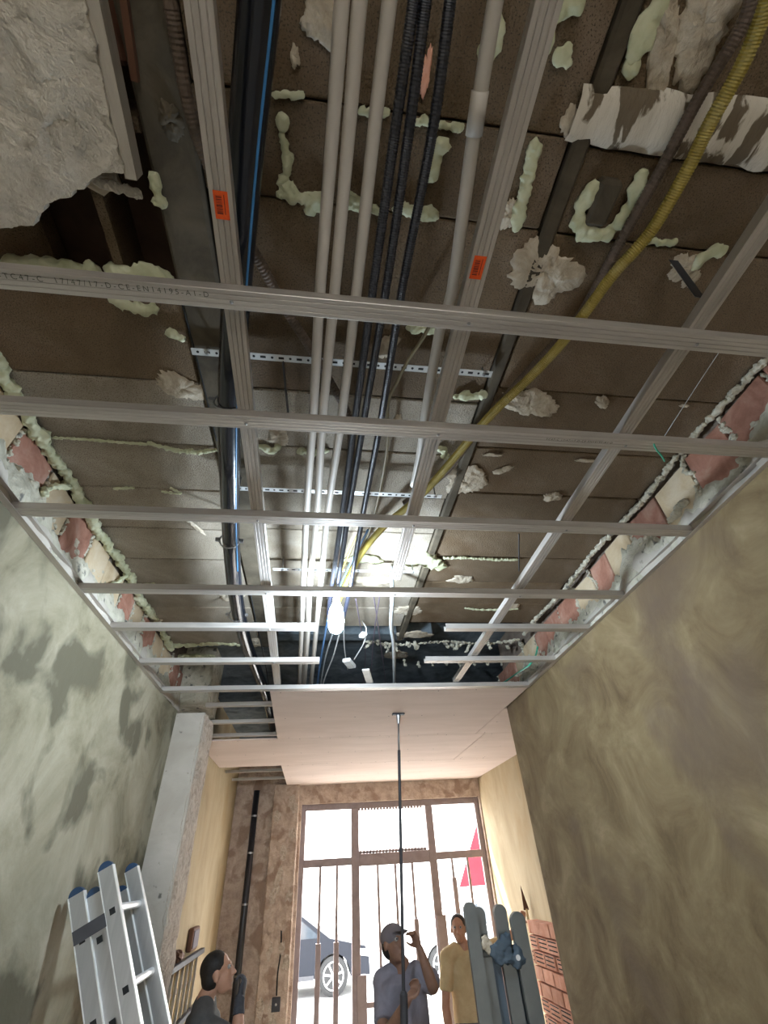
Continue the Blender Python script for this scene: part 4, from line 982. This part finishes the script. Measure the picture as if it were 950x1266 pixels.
def person(label, J, face_dir, face_up, body_yaw, mats, glove=None, hair=True, cap=False, curl=(.5, .5), palm=((0, 1, 0), (0, 1, 0)), sleeve=.55):
    """J: joints head, neck, chest, hips, shoulders, elbows, wrists, knees, ankles in world metres"""
    root = (J['hips'].x, J['hips'].y, 0)
    side = Vector((math.cos(body_yaw), math.sin(body_yaw), 0)); fwd = Vector((-math.sin(body_yaw), math.cos(body_yaw), 0))
    body = MB(); V = lambda *a: Vector(a)
    head_into(body, J['head'], face_dir, face_up)
    neckb = J['chest'] + Vector((0, 0, .16))
    body.tube([J['head'] - Vector((0, 0, .05)) - Vector(face_dir).normalized() * .02, neckb + Vector((0, 0, .05)), neckb - Vector((0, 0, .04))], [.054, .056, .075], 14)
    def torso(mb, e=0, low=0):
        c = J['chest']; h = J['hips']
        mid = c.lerp(h, .5)
        mb.tube([c + V(0, 0, .165), c + V(0, 0, .12), c, mid, h + V(0, 0, .02), h - V(0, 0, .09 - low)], [.085 + e, .165 + e, .182 + e, .158 + e, .170 + e, .155 + e], 20, ref=side, ell=.60)
    torso(body)
    for k in (0, 1):
        sh, el, wr_ = J['shoulder'][k], J['elbow'][k], J['wrist'][k]
        body.ball(sh, .064, .06, .06, 14, 10); body.tube([J['head'].lerp(J['chest'], .55), J['chest'].lerp(sh, .5) + Vector((0, 0, .09)), sh], [.045, .062, .060], 12, roundend=True)
        body.tube([sh, sh.lerp(el, .35), sh.lerp(el, .8), el], [.054, .050, .042, .040], 12, roundend=True)
        body.tube([el, el.lerp(wr_, .3), el.lerp(wr_, .75), wr_], [.041, .043, .032, .026], 12, roundend=True)
        hd = J['hand'][k] if J.get('hand') and J['hand'][k] is not None else (wr_ - el)
        if not (glove == k): hand_into(body, wr_, hd, palm[k], curl[k], side=(1 if k else -1))
        kn, an = J['knee'][k], J['ankle'][k]; hp = J['hips'] + side * (.09 if k else -.09) - V(0, 0, .06)
        body.tube([hp, hp.lerp(kn, .5), kn], [.092, .078, .056], 14, roundend=True)
        body.tube([kn, kn.lerp(an, .35), an], [.055, .058, .038], 12, roundend=True)
    o = remeshed(body, 'person', mats['skin'], voxel=.0085, smooth_it=3, loc=root)
    tag(o, label, 'person')
    sh_ = MB(); torso(sh_, .014, .0)
    for k in (0, 1):
        sh, el = J['shoulder'][k], J['elbow'][k]
        sh_.ball(sh, .078, .074, .074, 14, 10); sh_.tube([J['head'].lerp(J['chest'], .66), J['chest'].lerp(sh, .5) + Vector((0, 0, .095)), sh], [.068, .080, .076], 14); sh_.tube([J['chest'].lerp(sh, .35) + Vector((0, 0, .10)), sh], [.072, .073], 12, roundend=True)
        sh_.tube([sh, sh.lerp(el, sleeve * .6), sh.lerp(el, sleeve + .15)], [.072, .067, .066], 14)
    remeshed(sh_, 't_shirt', mats['shirt'], o, voxel=.010, smooth_it=2)
    tr = MB()
    h = J['hips']; tr.tube([h + V(0, 0, .0), h - V(0, 0, .06), h - V(0, 0, .14)], [.178, .185, .150], 18, ref=side, ell=.66)
    for k in (0, 1):
        kn, an = J['knee'][k], J['ankle'][k]; hp = h + side * (.09 if k else -.09) - V(0, 0, .07)
        tr.tube([hp, hp.lerp(kn, .5), kn, kn.lerp(an, .5), an + V(0, 0, .02)], [.105, .092, .073, .07, .062], 14)
    remeshed(tr, 'trousers', mats['trousers'], o, voxel=.013, smooth_it=2)
    for k in (0, 1):
        an = J['ankle'][k]; b = MB()
        b.tube([V(an.x, an.y, .12), V(an.x, an.y, .045)], [.05, .055], 12, roundend=True)
        b.tube([V(an.x, an.y, .045) - fwd * .05, V(an.x, an.y, .045) + fwd * .08, V(an.x, an.y, .035) + fwd * .17], [.044, .044, .034], 12, roundend=True)
        b.v = [(x, y, max(z, .003)) for x, y, z in b.v]
        remeshed(b, 'boot', M['shoe'], o, voxel=.012, smooth_it=2)
    if hair:
        hm = MB(); head_into(hm, J['head'], face_dir, face_up, hair=True)
        remeshed(hm, 'hair', M['hair'], o, voxel=.009, smooth_it=1)
    r, f, u = frame(face_dir, face_up)
    if cap:
        cm = MB(); mt = Matrix((r, f, u)).transposed(); c = J['head']
        cm.ball(c + u * .045 - f * .010, .090, .108, .080, 16, 12, mat=mt)
        cm.ball(c + u * .045 + f * .10, .065, .070, .010, 14, 8, mat=mt)
        remeshed(cm, 'cap', M['cap'], o, voxel=.009, smooth_it=1)
    for s_ in (-1, 1):
        e = MB().ball(J['head'] + r * (.031 * s_) + f * .078 + u * .008, .0125, su=10, sv=8).build('eye', M['eye'], o, smooth=True)
        MB().ball(J['head'] + r * (.031 * s_) + f * .0875 + u * .008, .0055, su=8, sv=6).build('iris', M['pupil'], e, smooth=True)
    if glove is not None:
        g = MB(); k = glove; el, wr_ = J['elbow'][k], J['wrist'][k]; d = (wr_ - el).normalized()
        hand_into(g, wr_, J['hand'][k], palm[k], curl[k], side=(1 if k else -1), k=1.12)
        g.tube([wr_ - d * .07, wr_, wr_ + Vector(J['hand'][k]).normalized() * .02], [.040, .034, .034], 12)
        remeshed(g, 'work_glove', M['glove'], o, voxel=.006, smooth_it=2)
    return o
V3 = lambda x, y, z: Vector((x, y, z))
# man in the left foreground, profile to the right, gloved hand at his mouth
y1 = 4.5; hd = Yp(269, 1203, y1)
person('man in charcoal t-shirt in profile, dark gloved hand raised to his mouth', dict(
    head=hd, chest=V3(hd.x - .055, y1 + .0, hd.z - .315), hips=V3(hd.x - .13, y1 + .02, .95),
    shoulder=[V3(hd.x - .09, y1 + .19, hd.z - .205), V3(hd.x - .04, y1 - .19, hd.z - .205)],
    elbow=[V3(hd.x - .02, y1 + .27, hd.z - .50), Yp(293, 1290, y1 - .12)],
    wrist=[V3(hd.x + .16, y1 + .20, hd.z - .62), Yp(296, 1237, y1 - .05)],
    hand=[None, Vector((.02, .04, .10))],
    knee=[V3(hd.x - .10, y1 + .12, .50), V3(hd.x - .10, y1 - .10, .50)], ankle=[V3(hd.x - .16, y1 + .13, .07), V3(hd.x - .12, y1 - .12, .07)]),
    (1, .12, .28), (-.25, 0, 1), math.radians(-85), dict(skin=M['skin'], shirt=M['grey_shirt'], trousers=M['trouser']), glove=1, curl=(.5, .75), palm=((1, 0, 0), (-1, .3, 0)))
# man in the doorway with raised arm
y2 = 4.78; hd = Yp(487, 1167, y2)
person('silhouetted man in a cap at the gate, one arm bent up to his face', dict(
    head=hd, chest=V3(hd.x + .06, y2, hd.z - .325), hips=V3(hd.x + .12, y2, .93),
    shoulder=[V3(hd.x - .09, y2 + .06, hd.z - .205), V3(hd.x + .25, y2 - .05, hd.z - .205)],
    elbow=[V3(hd.x - .13, y2 - .20, hd.z - .46), Yp(536, 1222, y2 - .12)],
    wrist=[Yp(505, 1236, y2 - .48), Yp(519, 1172, y2 - .10)],
    hand=[Vector((.1, .1, .06)), Vector((-.04, .0, .08))],
    knee=[V3(hd.x + .02, y2 - .05, .5), V3(hd.x + .24, y2 - .02, .5)], ankle=[V3(hd.x + .0, y2 + .02, .07), V3(hd.x + .26, y2 + .02, .07)]),
    (.45, -.8, .25), (0, .2, 1), math.radians(180 + 25), dict(skin=M['skin_dark'], shirt=M['mauve_shirt'], trousers=M['trouser']), cap=True, curl=(.8, .6), palm=((0, 0, 1), (-.5, -.5, 0)))
# man behind the dark ladder, hand on the wall
y3 = 6.35; hd = Yp(567, 1148, y3); hw = Yp(655, 1136, 6.72)
hw.x = 2.47; W3 = hw - Vector((.10, .03, .03))
person('man in a sand yellow t-shirt behind the dark ladder, hand reaching to the right wall', dict(
    head=hd, chest=V3(hd.x + .03, y3, hd.z - .325), hips=V3(hd.x + .04, y3, .93),
    shoulder=[V3(hd.x - .16, y3 - .03, hd.z - .205), V3(hd.x + .25, y3 + .08, hd.z - .19)],
    elbow=[V3(hd.x - .23, y3 - .06, hd.z - .54), V3(hd.x + .25, y3 + .08, hd.z - .19).lerp(W3, .52) - Vector((0, 0, .05))],
    wrist=[V3(hd.x - .22, y3 - .12, hd.z - .80), W3],
    hand=[None, Vector((.05, .02, .08))],
    knee=[V3(hd.x - .08, y3 - .02, .5), V3(hd.x + .14, y3, .5)], ankle=[V3(hd.x - .10, y3 + .02, .07), V3(hd.x + .16, y3 + .03, .07)]),
    (-.3, -.9, .1), (0, 0, 1), math.radians(180 - 10), dict(skin=M['skin'], shirt=M['tan_shirt'], trousers=M['trouser']), curl=(.3, .45), palm=((1, 0, 0), (0, 1, 0)))
tw = thing('trowel', 'pointed brown trowel held up against the far right wall', 'trowel', hw + Vector((.0, 0, .08)))
q = hw + Vector((-.01, -.03, .03))
MB().prism([(q.x - .035, q.z + .05), (q.x + .03, q.z + .05), (q.x - .02, q.z + .27)], 'y', q.y - .003, q.y + .003).build('blade', M['rust'], tw)
MB().tube([q + Vector((0, 0, -.04)), q + Vector((0, 0, .06))], .012, 10).build('handle', M['wood'], tw)
